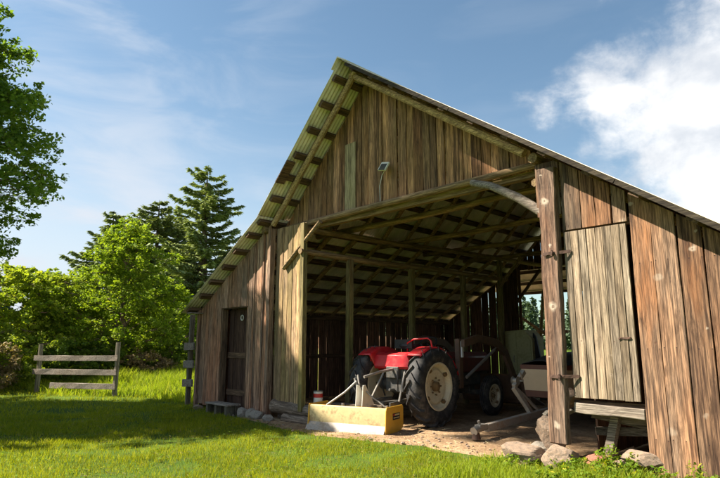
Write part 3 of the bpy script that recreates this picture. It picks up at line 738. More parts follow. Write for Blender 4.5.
# low door, closed, set back
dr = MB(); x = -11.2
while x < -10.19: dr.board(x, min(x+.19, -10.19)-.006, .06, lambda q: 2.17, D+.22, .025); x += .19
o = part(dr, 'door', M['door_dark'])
mb = MB(); mb.beam((-11.2, D+.19, 1.18), (-10.2, D+.19, 1.18), .03, .12, up=(0,0,1)); part(mb, 'door_rail', M['dark_x'], parent=o); mb = MB(); mb.beam((-11.2, D+.19, .4), (-10.2, D+.19, .4), .03, .12); part(mb, 'door_rail', M['dark_x'], parent=o)
mb = MB()
pts = [(-10.66 + .05*math.cos(t*.524), D+.175, 1.98 + .055*math.sin(t*.524)) for t in range(13)]; mb.tube(pts, .011, n=6); part(mb, 'door_ring', M['white'], smooth=True, bevel=0, parent=o)
# door jamb
mb = MB(); mb.beam((-11.2, D+.07, .1), (-11.2, D+.07, 2.18), .05, .13, up=(0,1,0)); mb.beam((-10.19, D+.07, .1), (-10.19, D+.07, 2.18), .05, .13, up=(0,1,0)); mb.beam((-11.2, D+.07, 2.2), (-10.19, D+.07, 2.2), .13, .05); part(mb, 'door_frame', M['dark_z'])
# end post + eave boards at far left
mb = MB(); mb.beam((-12.16, D-.02, .05), (-12.16, D-.02, 2.2), .07, .1, up=(0,1,0)); part(mb, 'post', M['wall_left'])
mb = MB(); mb.beam((-12.14, YF+.05, 2.12), (-12.14, D+.2, 2.12), .2, .03); part(mb, 'eave_board', M['sill'])
# gable
GY = D+.36
wall('gable_wall', -9.42, -3.40, 3.76, lambda x: zr(x)-.11, GY, M['gable'], .14, .21, lapy=.014, rag=.0, tilt=.01)
mb = MB(); mb.board(-7.53, -7.25, 3.84, lambda q: 5.12, GY-.035, .02); part(mb, 'patch_board', wood('wood_pale_patch', (.60,.48,.28), (.36,.28,.15), green=(.36,.31,.09), greenamt=.55), label='pale green patch board on the gable')
mb = MB(); mb.tube([(-9.5, GY-.09, 3.74), (-7.5, GY-.095, 3.77), (-5.5, GY-.09, 3.78), (-3.4, GY-.09, 3.80)], [.062,.058,.055,.05], n=10); part(mb, 'header_beam', M['pole_x'], smooth=True, bevel=0)
mb = MB(); mb.beam((-9.4, GY+.06, 3.72), (-3.3, GY+.06, 3.74), .1, .14, seg=8); part(mb, 'header_beam', M['timber_x'])
mb = MB(); mb.tube([(-9.52, D-.12, 3.72), (-9.52, GY+.6, 3.72)], .075, n=10); part(mb, 'plate_beam', M['timber_y'], smooth=True, bevel=0)
mb = MB(); mb.tube([(-3.48, D-.10, 3.77), (-3.5, YB, 3.76)], .068, n=9); part(mb, 'plate_beam', M['pole_y'], smooth=True, bevel=0)
mb = MB(); mb.tube([(-3.52, D+.0, 3.47), (-3.52, D+.5, 3.47)], .055, n=7); part(mb, 'beam_end', M['pole_y'], smooth=True, bevel=0)
# braces
mb = MB(); mb.tube([(-8.98, D+.02, 2.88), (-7.9, D+.05, 3.66)], [.045,.045], n=8); part(mb, 'brace', M['timber_x'], smooth=True, bevel=0)
mb = MB(); mb.tube([(-3.42, D+.04, 3.04), (-3.8, D+.05, 3.33), (-4.25, D+.1, 3.60), (-4.62, D+.2, 3.74)], [.065,.062,.055,.05], n=10); part(mb, 'brace', M['sill'], smooth=True, bevel=0)
# green opening post, interior posts
XP = -8.36
mb = MB(); mb.beam((XP, D+.04, .22), (XP-.02, D+.04, 3.70), .10, .10, up=(0,1,0), seg=8); part(mb, 'post', M['post_green'])
for i, y in enumerate((7.72, 9.62, 11.56, 13.25)):
    mb = MB(); mb.beam((XP, y, 0), (XP + .02, y, 3.1 if i < 3 else 3.65), .11, .11, up=(0,1,0), seg=8, wob=.007); part(mb, 'post', M['post_green'])
mb = MB(); mb.tube([(XP-.02, D-.05, 3.15), (XP, 8.5, 3.12), (XP+.01, 10.5, 3.16), (XP, 12.4, 3.14), (XP, 13.6, 3.17)], [.058,.06,.062,.06,.055], n=10); part(mb, 'plate_beam', M['pole_y'], smooth=True, bevel=0)
mb = MB(); mb.tube([(XP-.05, D, 3.60), (XP-.02, 9, 3.61), (XP, 11.4, 3.69), (XP, 15.8, 3.76)], [.062,.06,.058,.06], n=10); part(mb, 'plate_beam', M['timber_y'], smooth=True, bevel=0)
for y in (7.9, 9.85, 11.6, 13.4):
    mb = MB(); mb.tube([(-9.6, y, 3.78), (-7, y+.04, 3.76), (-5, y, 3.80), (-3.3, y-.03, 3.78)], [.065,.062,.058,.055], n=10); part(mb, 'tie_beam', M['timber_x'], smooth=True, bevel=0)
for y in (9.62, 11.56, 13.25):
    mb = MB(); mb.tube([(-3.4, y, 0), (-3.4, y, 3.7)], .07, n=8); part(mb, 'post', M['post_green'], smooth=True, bevel=0)
mb = MB(); mb.tube([(-8.36, 13.2, 2.9), (-7.7, 13.3, 3.7)], .045, n=8); part(mb, 'brace', M['timber_z'], smooth=True, bevel=0)
# left side wall, back wall, right walls
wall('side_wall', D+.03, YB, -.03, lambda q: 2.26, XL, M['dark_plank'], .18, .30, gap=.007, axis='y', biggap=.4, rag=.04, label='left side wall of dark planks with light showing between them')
mb = MB(); mb.beam((XL+.06, D, 2.14), (XL+.06, YB, 2.14), .07, .12, seg=8); part(mb, 'plate_beam', M['dark_y'])
mb = MB(); mb.beam((XL+.05, D+.1, 1.1), (XL+.05, YB, 1.12), .05, .1, seg=8); part(mb, 'rail', M['dark_y'])
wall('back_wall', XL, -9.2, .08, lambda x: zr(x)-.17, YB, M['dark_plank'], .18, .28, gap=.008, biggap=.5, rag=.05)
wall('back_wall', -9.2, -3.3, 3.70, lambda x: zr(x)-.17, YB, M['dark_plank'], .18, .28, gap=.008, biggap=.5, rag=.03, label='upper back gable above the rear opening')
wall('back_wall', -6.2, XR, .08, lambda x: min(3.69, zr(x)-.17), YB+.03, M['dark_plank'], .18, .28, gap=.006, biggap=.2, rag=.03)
wall('added_partition', D+.6, YB, .05, lambda q: 3.65, -3.2, M['dark_plank'], .18, .28, gap=.004, axis='y', biggap=.1)  # plank wall added to keep the barn inside dark
wall('side_wall', D+.03, YB, .05, lambda q: 1.74, XR, M['wall_right'], .18, .28, gap=.004, axis='y', biggap=.2, label='right side wall')
# ------- right wing front
wr = lambda x: zr(x) - .09
wall('front_wall', -3.17, XR, .02, wr, D, M['wall_right'], .17, .27, gap=.008, holes=[(-3.175, -2.405, .0, 2.78)], th=.03, biggap=.35, rag=.03, tilt=.012, label='right front wall of wide red brown boards with pale knots')
mb = MB(); mb.board(-3.50, -3.19, 3.0, lambda q: 3.70, D-.0, .03); part(mb, 'front_wall', M['wall_right'])
mb = MB(); mb.beam((-3.355, D-.06, .27), (-3.31, D-.05, 3.60), .225, .10, up=(0,1,0), seg=12, wob=.010); part(mb, 'post', M['post_big'], bevel=.012, label='thick red brown post with pale knots beside the small door')
door = None
mb = MB(); x = -3.165; ws = [.088, .1, .095, .105, .09, .1, .092, .1]
for q in ws:
    if x > -2.44: break
    mb.board(x, min(x+q, -2.42)-.006, .80, lambda z: 2.755, D-.02, .024, seg=8, jit=.003, rag=.004, tilt=.0); x += q
door = part(mb, 'door', M['door_grey'], label='narrow grey board door')
for z, l_ in ((2.50, .30), (1.03, .30)):
    mb = MB(); mb.beam((-3.40, D-.118 if 0 else D-.12, z), (-3.40+.13, D-.118, z+.004), .008, .038); mb.beam((-3.28, D-.12, z), (-3.08, D-.045, z+.01), .008, .035); mb.beam((-3.28, D-.135, z-.035), (-3.28, D-.135, z+.035), .02, .02)
    part(mb, 'hinge', M['rust'], bevel=0, parent=door)
mb = MB(); mb.beam((-2.60, D-.04, 1.47), (-2.47, D-.04, 1.475), .015, .018); part(mb, 'latch', M['rust'], bevel=0, parent=door)
# dark gaps round the door: frame timber behind
mb = MB(); mb.beam((-3.2, D+.07, .72), (-2.38, D+.07, .72), .08, .1); part(mb, 'door_frame', M['dark_x']); mb = MB(); mb.beam((-3.2, D+.07, 2.8), (-2.38, D+.07, 2.8), .08, .08); part(mb, 'door_frame', M['dark_x'])
mb = MB(); mb.beam((-3.18, D+.0, .685), (-2.40, D+.0, .672), .05, .11, seg=6, wob=.006); part(mb, 'sill_board', M['sill'], bevel=.006)
mb = MB(); mb.beam((-3.1, D+.28, .62), (-2.2, D+.3, .50), .08, .12, seg=4); mb.beam((-2.95, D+.2, .05), (-2.80, D+.22, .60), .09, .10, up=(0,1,0)); mb.beam((-3.1, D+.35, .40), (-2.3, D+.3, .47), .07, .09); part(mb, 'floor_joist', M['log'])
# rear lean-to seen through the back opening
mb = MB(); 
for k in range(34):
    x = -11.2 + k*.22; mb.beam((x, YB+.06, 4.02+.004*(k % 2)), (x, 17.9, 3.18+.004*(k % 2)), .222, .012, seg=3, wob=.002)
part(mb, 'lean_to_roof', M['roof'], bevel=0)
for y, z in ((16.4, 3.70), (17.1, 3.42), (17.75, 3.16)):
    mb = MB(); mb.beam((-11.2, y, z), (-3.8, y, z), .07, .1, seg=8); part(mb, 'purlin', M['dark_x'])
mb = MB(); mb.tube([(-9.42, 17.6, 3.2), (-9.78, 17.5, 0)], .06, n=8); part(mb, 'post', M['post_green'], smooth=True, bevel=0)
mb = MB(); mb.tube([(-9.05, 17.6, 3.2), (-9.40, 17.5, 0)], .06, n=8); part(mb, 'post', M['post_green'], smooth=True, bevel=0)
mb = MB(); mb.tube([(-10.2, 17.2, 2.4), (-9.1, 17.55, 1.55)], .05, n=8); part(mb, 'brace', M['timber_x'], smooth=True, bevel=0)
mb = MB(); mb.tube([(-9.7, 17.52, 1.83), (-8.6, 17.52, 1.83)], .045, n=8); part(mb, 'rail', M['timber_x'], smooth=True, bevel=0)
mb = MB(); mb.tube([(-9.35, 15.75, 2.7), (-8.5, 15.75, 3.65)], .05, n=8); part(mb, 'brace', M['dark_x'], smooth=True, bevel=0)

# flood light on gable
fl = empty('floodlight', (-6.43, GY-.05, 4.42)); tag(fl, 'small square white framed floodlight with a wire on the gable boards', 'lamp')
RM = Matrix.Rotation(R(-24), 3, 'X') @ Matrix.Rotation(R(14), 3, 'Y')
mb = MB(); mb.box((0,-.09,0), (.2,.035,.17), RM); mb.build('housing', M['white'], fl, local=True, bevel=.006)
mb = MB(); mb.box((0,-.112,-.012), (.16,.008,.13), RM); mb.build('lens', M['glass_dark'], fl, local=True)
mb = MB(); mb.tube([(0,-.08,.0),(0,0,.03)], .02, n=8); mb.build('bracket', M['cast'], fl, local=True)
mb = MB(); mb.tube([(-.02,-.03,-.03),(-.1,-.03,-.12),(-.16,-.03,-.3),(-.15,-.03,-.6)], .006, n=5); mb.build('cable', M['white'], fl, local=True)

# ------------------------------------------------------------------ stones, logs, step
def rock(name, loc, size, mat, label, group, seed, cat='rock', rz=0, sharp=.5):
    import bmesh
    bm = bmesh.new(); bmesh.ops.create_icosphere(bm, subdivisions=4, radius=1)
    rr = random.Random(seed); o3 = V((seed*3.7, seed*1.3, 0)); pl = [V((rr.gauss(0,1), rr.gauss(0,1), rr.gauss(0,1))).normalized() for _ in range(16)]
    for v in bm.verts:
        d = v.co.normalized(); k = 1.0
        for p in pl:
            q = d.dot(p)
            if q > .5: k = min(k, (.66 + (1-sharp)*.24)/q)
        k *= 1.12 + .08*mnoise.noise(d*1.7+o3) + .05*mnoise.noise(d*5+o3) + .02*mnoise.noise(d*14+o3)
        v.co = d*k
    me = bpy.data.meshes.new(name); bm.to_mesh(me); bm.free(); me.polygons.foreach_set('use_smooth', [True]*len(me.polygons)); me.set_sharp_from_angle(angle=R(22))
    me.materials.append(mat); o = bpy.data.objects.new(name, me); COL.objects.link(o); o.location = (loc[0], loc[1], loc[2]-.02); o.scale = [k*.92 for k in size]; o.rotation_euler = (rr.uniform(-.15,.15), rr.uniform(-.15,.15), rz); tag(o, label, cat, group); return o
g1 = 'stones under the left corner of the barn'
rock('foundation_stone', (-9.98, 6.36, .09), (.15,.12,.12), M['stone'], 'pale rounded stone beside the wooden step of the low door', g1, 1)
rock('foundation_stone', (-9.68, 6.36, .08), (.12,.11,.13), M['stone'], 'narrow upright grey stone second from the wooden step', g1, 2)
rock('foundation_stone', (-9.42, 6.32, .09), (.16,.13,.12), M['stone'], 'light stone under the battens just left of the barn corner', g1, 3)
rock('foundation_stone', (-9.02, 6.30, .07), (.13,.12,.10), M['stone'], 'dark round stone lying in front of the stacked foundation logs', g1, 4)
rock('foundation_stone', (-11.9, 6.42, .05), (.14,.11,.08), M['stone_warm'], 'small flat stone at the far left end of the barn front', g1, 5)
g2 = 'rocks at the foot of the thick post'
rock('rock', (-3.36, 6.46, .12), (.24,.20,.16), M['stone_warm'], 'rock carrying the thick post beside the small door', g2, 11)
rock('rock', (-3.80, 6.42, .12), (.33,.17,.15), M['stone_warm'], 'long sloping flat sided rock, largest in front of the thick post', g2, 12, rz=.5, sharp=.8)
rock('rock', (-3.66, 6.85, .34), (.22,.20,.22), M['stone_warm'], 'upright brown rock behind the sloping rock', g2, 13, sharp=.7)
rock('rock', (-3.62, 6.95, .58), (.27,.15,.06), M['stone'], 'thin flat slab lying on the upright brown rock', g2, 14, sharp=.8)
rock('rock', (-3.55, 7.05, .76), (.17,.16,.14), M['stone_warm'], 'reddish rock topmost of the pile behind the thick post', g2, 15)
rock('rock', (-3.95, 7.0, .06), (.2,.18,.12), M['stone'], 'low rock at the left foot of the rock pile', g2, 16)
rock('rock', (-2.98, 6.60, .11), (.2,.16,.11), plain('stone_red', (.3,.12,.075), rough=.9, var=.4, scale=5, bump=.9), 'dark red rock under the small door on the left', g2, 17)
rock('rock', (-2.50, 6.56, .22), (.24,.18,.11), M['stone_warm'], 'orange brown flat rock under the small door on the right', g2, 18, sharp=.7)
rock('rock', (-2.68, 6.62, .08), (.22,.2,.1), M['stone_warm'], 'buried rock beneath the flat orange brown one', g2, 19)
g3 = 'logs under the front panel'
def log(loc0, loc1, r0, r1, label, seed):
    rr = random.Random(seed); a, b = V(loc0), V(loc1); c = (a+b)/2
    pts = [a.lerp(b, i/8) - c + V((0, rr.uniform(-.006,.006), rr.uniform(-.006,.006))) for i in range(9)]
    mb = MB(); mb.tube(pts, [(r0+(r1-r0)*i/8)*rr.uniform(.95,1.05) for i in range(9)], n=14)
    o = mb.build('foundation_log', M['log'], smooth=True); o.location = c; tag(o, label, 'log', g3)
log((-9.25, 6.60, .25), (-8.0, 6.66, .23), .13, .11, 'upper thick foundation log under the green front panel', 1)
log((-8.80, 6.50, .07), (-7.75, 6.56, .07), .085, .08, 'lower foundation log lying on the dirt under the green front panel', 2)
log((-9.3, 6.75, .07), (-8.6, 7.3, .07), .1, .09, 'short log half hidden behind the lower foundation log', 3)
mb = MB()
mb.box((-.0,0,.20), (1.0,.34,.05)); 
st = empty('wooden_step', (-10.62, 6.30, 0)); tag(st, 'low grey wooden step like a small bench under the dark low door', 'step')
for k, y in enumerate((-.11, 0.0, .11)):
    mb = MB(); mb.beam((-.47, y, .21), (.42, y, .21), .095, .035); mb.build('tread_board', M['sill'], st, local=True, bevel=.004)
for x in (-.42, -.08, .32):
    mb = MB(); mb.beam((x, 0, -.02), (x, 0, .19), .09, .28, up=(0,1,0), seg=2); mb.build('leg', M['fence_post'], st, local=True, bevel=.004)

# paint can
can = empty('paint_can', (-8.22, 6.83, .36)); tag(can, 'small white and red paint can on the sill inside the opening', 'can')
mb = MB(); mb.lathe([(0,.0),(0,.085),(.2,.085),(.2,.0)], (0,0,0), 'z', 20, closed=False); mb.build('body', M['white'], can, smooth=True, local=True)
mb = MB(); mb.lathe([(.10,.0865),(.17,.0865)], (0,0,0), 'z', 20, closed=False); mb.build('label', M['redpaint2'], can, smooth=True, local=True)
mb = MB(); mb.lathe([(.2,.0),(.2,.088),(.215,.088),(.212,.078),(.208,0)], (0,0,0), 'z', 20, closed=False); mb.build('lid', M['steel'], can, smooth=True, local=True)
pk = MB(); pk.beam((-8.42, 6.83, .335), (-7.2, 7.5, .335), .24, .05, seg=5); o = pk.build('sill_plank', M['log'], bevel=.004, loc=(-7.8, 7.1, .3)); tag(o, 'dark plank on which the paint can stands behind the yellow blade', 'plank')
bk = MB(); bk.box((0,0,.13), (.3,.25,.29)); 
for i, (x, y) in enumerate(((-8.2, 6.9), (-7.45, 7.36))):
    b_ = MB(); b_.beam((x, y, -.01), (x, y, .305), .2, .2, up=(0,1,0), seg=3, wob=.008); o = b_.build('support_block', M['log'], bevel=.006, loc=(x, y, 0)); tag(o, ['rough wooden block holding the plank below the paint can', 'rough wooden block holding the far end of the dark plank'][i], 'block')

# ------------------------------------------------------------------ fences
def fence(loc, dirv_, L, name, label, zs, hs, rails_from=(0,0,0), pr=.065):
    e = empty(name, loc); tag(e, label, 'fence'); d = V(dirv_).normalized(); sd_ = V((d.y, -d.x, 0))
    for i, h in enumerate(hs):
        p = d*(L*i); mb = MB(); mb.tube([p+V((0,0,-.2)), p+V((.01,.01,h*.5)), p+V((.02,0,h))], [pr*1.1, pr, pr*.92], n=9); mb.build('post', M['fence_post'], e, smooth=True, local=True)
    for k, z in enumerate(zs):
        a = d*(L*rails_from[k] - .12) + sd_*.085 + V((0,0,z)); b = d*(L+.1) + sd_*.085 + V((0,0,z+.02)); mb = MB(); mb.beam(a, b, .035, .15, seg=8, wob=.008); mb.build('rail', M['fence'], e, local=True, bevel=.004)
    return e
_a = V(pol(41, 19.4)); _b = V(pol(118, 17.3)); _d = (_b-_a)
fence((_a.x, _a.y, .02), tuple(_d.normalized()), _d.length, 'wooden_fence', 'short weathered wooden fence section with three rails standing in the tall grass', (1.0, .62, .24), (1.40, 1.45), (0, 0, .25))
f2 = empty('fence_stub', (-12.75, 6.58, 0)); tag(f2, 'cut off end of a board fence with three stub rails against the left barn corner', 'fence')
mb = MB(); mb.beam((.05, 0, -.05), (.07, 0, 2.12), .09, .1, up=(0,1,0)); mb.build('post', M['fence_post'], f2, local=True, bevel=.005)
for z in (1.36, .95, .52):
    mb = MB(); mb.beam((-.1, -.075, z), (.36, -.07, z+.01), .04, .17); mb.build('rail', M['fence'], f2, local=True, bevel=.004)

# ------------------------------------------------------------------ tractor
TR = R(4)
tr = empty('tractor', (-7.06, 7.88, 0), TR); tag(tr, 'old red tractor with cream wheel rims and big lugged rear tyres parked in the barn', 'tractor')
def tb(mb, name, mat, parent=None, smooth=False, bevel=0, label=None):
    o = mb.build(name, mat, parent or tr, smooth=smooth, bevel=bevel, local=True)
    if label: o['label'] = label
    return o
def wheel(name, c, Rt, w, rim, side, nl, lug=True):
    e = bpy.data.objects.new(name, None); COL.objects.link(e); e.parent = tr; e.location = c
    h = w/2; mb = MB()
    mb.lathe([(-h*.72, rim), (-h*.98, rim+.05), (-h, (rim+Rt)/2), (-h*.92, Rt-.07), (-h*.72, Rt-.032), (-h*.3, Rt-.012), (h*.3, Rt-.012), (h*.72, Rt-.032), (h*.92, Rt-.07), (h, (rim+Rt)/2), (h*.98, rim+.05), (h*.72, rim)], (0,0,0), 'x', 56)
    if lug:
        for s in (-1, 1):
            for k in range(nl):
                t0 = 2*math.pi*(k + (.5 if s > 0 else 0))/nl; secs = []
                for i in range(5):
                    u = i/4; x = s*(.0 + h*1.02*u); th = t0 + .30*u
                    rr_ = Rt - .014 - (.03*u**2) if u < .9 else Rt-.075
                    up_ = .042 if u < .9 else .03
                    hw = .026
                    secs.append([(x, (rr_-.02)*math.cos(th-hw), (rr_-.02)*math.sin(th-hw)), (x, (rr_+up_)*math.cos(th-hw*.75), (rr_+up_)*math.sin(th-hw*.75)), (x, (rr_+up_)*math.cos(th+hw*.75), (rr_+up_)*math.sin(th+hw*.75)), (x, (rr_-.02)*math.cos(th+hw), (rr_-.02)*math.sin(th+hw))])
                vs = [p for q in secs for p in q]; fs = [(0,1,2,3), (19,18,17,16)]
                for i in range(4):
                    for j in range(4): fs.append((i*4+j, (i+1)*4+j, (i+1)*4+(j+1)%4, i*4+(j+1)%4))
                mb.add(vs, fs)
    else:
        for k in range(3): mb.lathe([(h*(-.5+.5*k)-.018, Rt-.02), (h*(-.5+.5*k)-.012, Rt+.008), (h*(-.5+.5*k)+.012, Rt+.008), (h*(-.5+.5*k)+.018, Rt-.02)], (0,0,0), 'x', 40)
    ty = mb.build('tyre', M['rubber'], e, smooth=True, local=True)
    mb = MB(); s = side
    # flange + barrel + dished centre (recessed) + outer faces
    mb.lathe([(s*h*.86, rim+.015), (s*h*.90, rim), (s*h*.80, rim-.028), (s*h*.35, rim-.05), (s*h*.20, rim*.80), (s*h*.42, rim*.70), (s*h*.44, rim*.45), (s*h*.2, rim*.30), (s*h*.12, .02),
              (s*h*.06, .02), (s*h*.1, rim*.45), (s*h*.1, rim-.04), (-s*h*.8, rim-.02), (-s*h*.8, rim+.012)], (0,0,0), 'x', 48, closed=False)
    rm = mb.build('rim', M['rim'], e, smooth=True, local=True)
    mb = MB(); mb.lathe([(s*h*.1, rim*.22), (s*h*.62, rim*.2), (s*h*.7, rim*.13), (s*h*.72, .001)], (0,0,0), 'x', 20, closed=False)
    for k in range(8):
        t = 2*math.pi*k/8; r_ = rim*.36; c_ = (0, r_*math.cos(t), r_*math.sin(t)); mb.tube([(s*h*.2, c_[1], c_[2]), (s*h*.5, c_[1], c_[2])], rim*.035, n=6)
    for k in range(4):
        t = 2*math.pi*(k+.4)/4; r_ = rim*.84; mb.box((s*h*.5, r_*math.cos(t), r_*math.sin(t)), (.05,.06,.06), Matrix.Rotation(t, 3, 'X'))
    mb.build('hub', M['hub'], e, smooth=True, local=True)
    return e
RT = .665
for s in (-1, 1): wheel('rear_wheel', (s*.64, 0, RT+.03), RT, .31, .395, s, 17)
for s in (-1, 1): wheel('front_wheel', (s*.55, 2.18, .40), .385, .17, .215, s, 0, lug=False)
mb = MB(); mb.lathe([(-.5,.0),(-.5,.10),(-.3,.115),(-.2,.17),(.2,.17),(.3,.115),(.5,.10),(.5,0)], (0,0,RT+.03), 'x', 20, closed=False); tb(mb, 'rear_axle', M['cast'], smooth=True)
mb = MB(); mb.box((0,.55,.78), (.36,1.5,.40)); mb.box((0,-.12,.80), (.40,.3,.44)); mb.box((0,-.29,.92), (.28,.1,.2)); mb.tube([(0,-.28,.62),(0,-.42,.62)], .03, n=8); mb.box((0,1.9,.72), (.3,1.1,.26)); tb(mb, 'transmission', M['cast'], bevel=.015)
mb = MB(); mb.box((0,2.18,.45), (1.05,.09,.09)); mb.box((0,2.18,.55), (.2,.2,.2)); tb(mb, 'front_axle', M['cast'], bevel=.01)
# hood, grille
mb = MB(); mb.prism([(-.26,.86),(-.28,1.16),(-.2,1.26),(.2,1.26),(.28,1.16),(.26,.86)], 'y', .95, 2.62); tb(mb, 'hood', plain('dark_red_paint', (.12,.02,.018), rough=.5, var=.3), bevel=.02, smooth=True)
mb = MB(); mb.box((0,2.635,1.0), (.4,.03,.4)); tb(mb, 'grille', M['cast'], bevel=.006)
# fenders
for s in (-1, 1):
    mb = MB(); Rf = RT + .10; xo = s*.72; xi = s*.42
    n = 22; vs = []; a0, a1 = R(20), R(126)
    ring = []
    for i in range(n+1):
        t = a0 + (a1-a0)*i/n; yy, zz = Rf*math.cos(t)*1.02, Rf*math.sin(t)
        wf_ = 1.0 if .12 < i/n < .9 else .78
        for (x, dr_) in ((xo*(.97 if wf_ == 1 else .93), -.05), (xo, -.015), (xo*.97, .006), (xi*1.06, .012), (xi, -.01), (xi, -.22), (xi, -.42 if .1 < i/n < .95 else -.3)):
            rr_ = (Rf+dr_)/Rf; vs.append((x, yy*rr_, zz*rr_ + RT*.93 - .02))
    q = 7; fs = [(i*q+k, i*q+k+1, (i+1)*q+k+1, (i+1)*q+k) for i in range(n) for k in range(q-1)]
    mb.add(vs, fs); o = tb(mb, 'fender', M['red'], smooth=True); sm = o.modifiers.new('thick', 'SOLIDIFY'); sm.thickness = .008
# rear deck panel between the fenders
mb = MB(); pr = [(-.30,.98),(-.33,1.02),(-.30,1.22),(-.20,1.27),(.35,1.27),(.35,1.24),(-.18,1.235),(-.26,1.20),(-.285,1.03),(-.27,.98)]
mb.prism(pr, 'x', -.43, .43); tb(mb, 'rear_panel', M['red'], smooth=True, bevel=.004)
mb = MB(); pts = [(.42,.05,1.28),(.42,.0,1.47),(.36,-.02,1.52),(.05,-.02,1.50),(-.1,0,1.44),(-.14,.04,1.28)]; mb.tube([(x+.2,y,z) for x,y,z in pts], .014, n=8); tb(mb, 'seat_rail', M['red'], smooth=True)
mb = MB(); mb.lathe([(-.03,.0),(-.03,.2),(.02,.23),(.06,.22),(.0,.0)], (0,.2,1.36), 'z', 20, closed=False); mb.box((0,.02,1.42), (.4,.05,.16)); tb(mb, 'seat', M['black'], smooth=True)
mb = MB(); mb.tube([(0,.95,1.2),(0,.75,1.42)], .018, n=8)
pts = []; 
for k in range(25):
    t = 2*math.pi*k/24; pts.append(V((.2*math.cos(t), .75+.2*math.sin(t)*.75, 1.42+.2*math.sin(t)*.65)))
mb.tube(pts, .013, n=7); tb(mb, 'steering_wheel', M['black'], smooth=True)
# three point linkage
for s in (-1, 1):
    mb = MB(); mb.beam((s*.2,-.1,.45), (s*.36,-.85,.42), .03, .07); tb(mb, 'lower_link', M['cast'], bevel=.004)
    mb = MB(); mb.tube([(s*.22,-.22,1.02), (s*.32,-.55,.45)], .018, n=8); tb(mb, 'lift_rod', M['steel'], smooth=True)
    mb = MB(); mb.beam((s*.2,.0,1.0), (s*.23,-.3,1.03), .04, .06); tb(mb, 'lift_arm', M['cast'], bevel=.004)
mb = MB(); mb.tube([(.03,-.30,.98), (-.05,-.6,.94), (-.12,-.95,.86)], .024, n=8); tb(mb, 'top_link', M['steel'], smooth=True)
mb = MB(); mb.box((0,-.36,.42), (.09,.5,.035)); tb(mb, 'drawbar', M['cast'])
mb = MB()
mb.tube([(-.3,-.18,.9),(-.25,-.33,.7),(-.28,-.2,.5)], .014, n=6); mb.tube([(.1,-.32,1.0),(.16,-.38,.8),(.1,-.3,.6)], .012, n=6); mb.tube([(.3,-.05,1.05),(.33,-.3,.9),(.28,-.25,.6)], .012, n=6)
tb(mb, 'hose', M['black'], smooth=True)
for x_, z_ in ((-.5, 1.15), (.5, 1.15)):
    mb = MB(); mb.lathe([(0,0),(0,.045),(.03,.05),(.03,0)], (x_,-.36,z_), 'y', 14, closed=False); tb(mb, 'tail_lamp', M['redpaint2'], smooth=True)
# front loader
for s in (-1, 1):
    mb = MB(); mb.beam((s*.52, 1.05, .60), (s*.52, 1.05, 1.52), .10, .13, up=(0,1,0)); mb.box((s*.38,1.05,.75), (.3,.12,.16)); tb(mb, 'loader_post', M['loader_red'], bevel=.008)
    mb = MB(); P_ = [(1.0,1.50),(1.55,1.60),(2.3,1.52),(2.7,1.30),(3.05,.75),(3.35,.35),(3.25,.30),(2.93,.68),(2.58,1.18),(2.22,1.38),(1.55,1.45),(1.0,1.36)]
    mb.prism(P_, 'x', s*.60, s*.68); tb(mb, 'loader_arm', M['loader_red'], bevel=.008)
    mb = MB(); mb.tube([(s*.64,1.1,.8),(s*.64,2.2,1.3)], .03, n=8); mb.tube([(s*.64,1.7,1.07),(s*.64,2.35,1.38)], .016, n=8); tb(mb, 'loader_cylinder', M['steel'], smooth=True)
mb = MB(); mb.prism([(3.3,.25),(3.15,.75),(3.2,.78),(3.42,.3),(3.95,.12),(3.95,.08),(3.35,.16)], 'x', -.85, .85); tb(mb, 'loader_bucket', M['loader_red'], bevel=.006)
mb = MB(); mb.box((.595,1.05,1.32), (.03,.05,.3)); tb(mb, 'reflector_strip', M['white'])

# ------------------------------------------------------------------ box scraper behind the tractor
BA = math.atan2(.40, 1.33)
bs = empty('box_blade', (-7.05, 6.46, 0), BA); tag(bs, 'worn yellow box blade scraper on the dirt behind the tractor', 'box blade')
W2 = .72
def bb_(mb, name, mat, **k): return mb.build(name, mat, bs, local=True, **k)
mb = MB(); mb.prism([(.0,.14),(-.012,.30),(.0,.405),(.03,.415),(.03,.395),(.015,.30),(.03,.14)], 'x', -W2, W2); bb_(mb, 'moldboard', M['yellow'], smooth=True, bevel=.003)
mb = MB(); mb.prism([(-.10,.0),(-.075,.05),(-.015,.135),(.01,.15),(.03,.14),(.0,.1),(-.04,.03),(-.05,.0)], 'x', -W2-.03, W2-.0); bb_(mb, 'cutting_edge', M['edge'], smooth=True, bevel=.003)
for s in (-1, 1):
    mb = MB(); mb.prism([(-.05,.02),(.02,.0),(.52,.03),(.60,.10),(.60,.40),(.57,.43),(-.0,.43),(-.02,.38)], 'x', s*W2, s*W2+s*.02); o = bb_(mb, 'end_plate', M['yellow2'], bevel=.006)
    if s == 1:
        lb_ = MB(); lb_.box((s*W2+.0225, .33, .27), (.003,.26,.10)); lb_.build('label_plate', M['black'], o, local=True)
        lt = MB(); lt.box((s*W2+.0255, .24, .295), (.003,.035,.03)); lt.build('label_mark', M['redpaint2'], o, local=True)
        lt = MB()
        for k in range(6): lt.box((s*W2+.0255, .285+.028*k, .295), (.003,.019,.026 if k % 2 else .022))
        for k in range(7): lt.box((s*W2+.0255, .235+.031*k, .25), (.003,.021,.014))
        lt.build('label_mark', M['yellow'], o, local=True)
mb = MB(); mb.box((0,.35,.34), (W2*2,.07,.07)); bb_(mb, 'cross_bar', M['yellow'], bevel=.005)
mb = MB(); mb.prism([(.12,.14),(.15,.40),(.17,.40),(.15,.14)], 'x', -W2, W2); bb_(mb, 'rear_blade', M['yellow2'], bevel=.004)
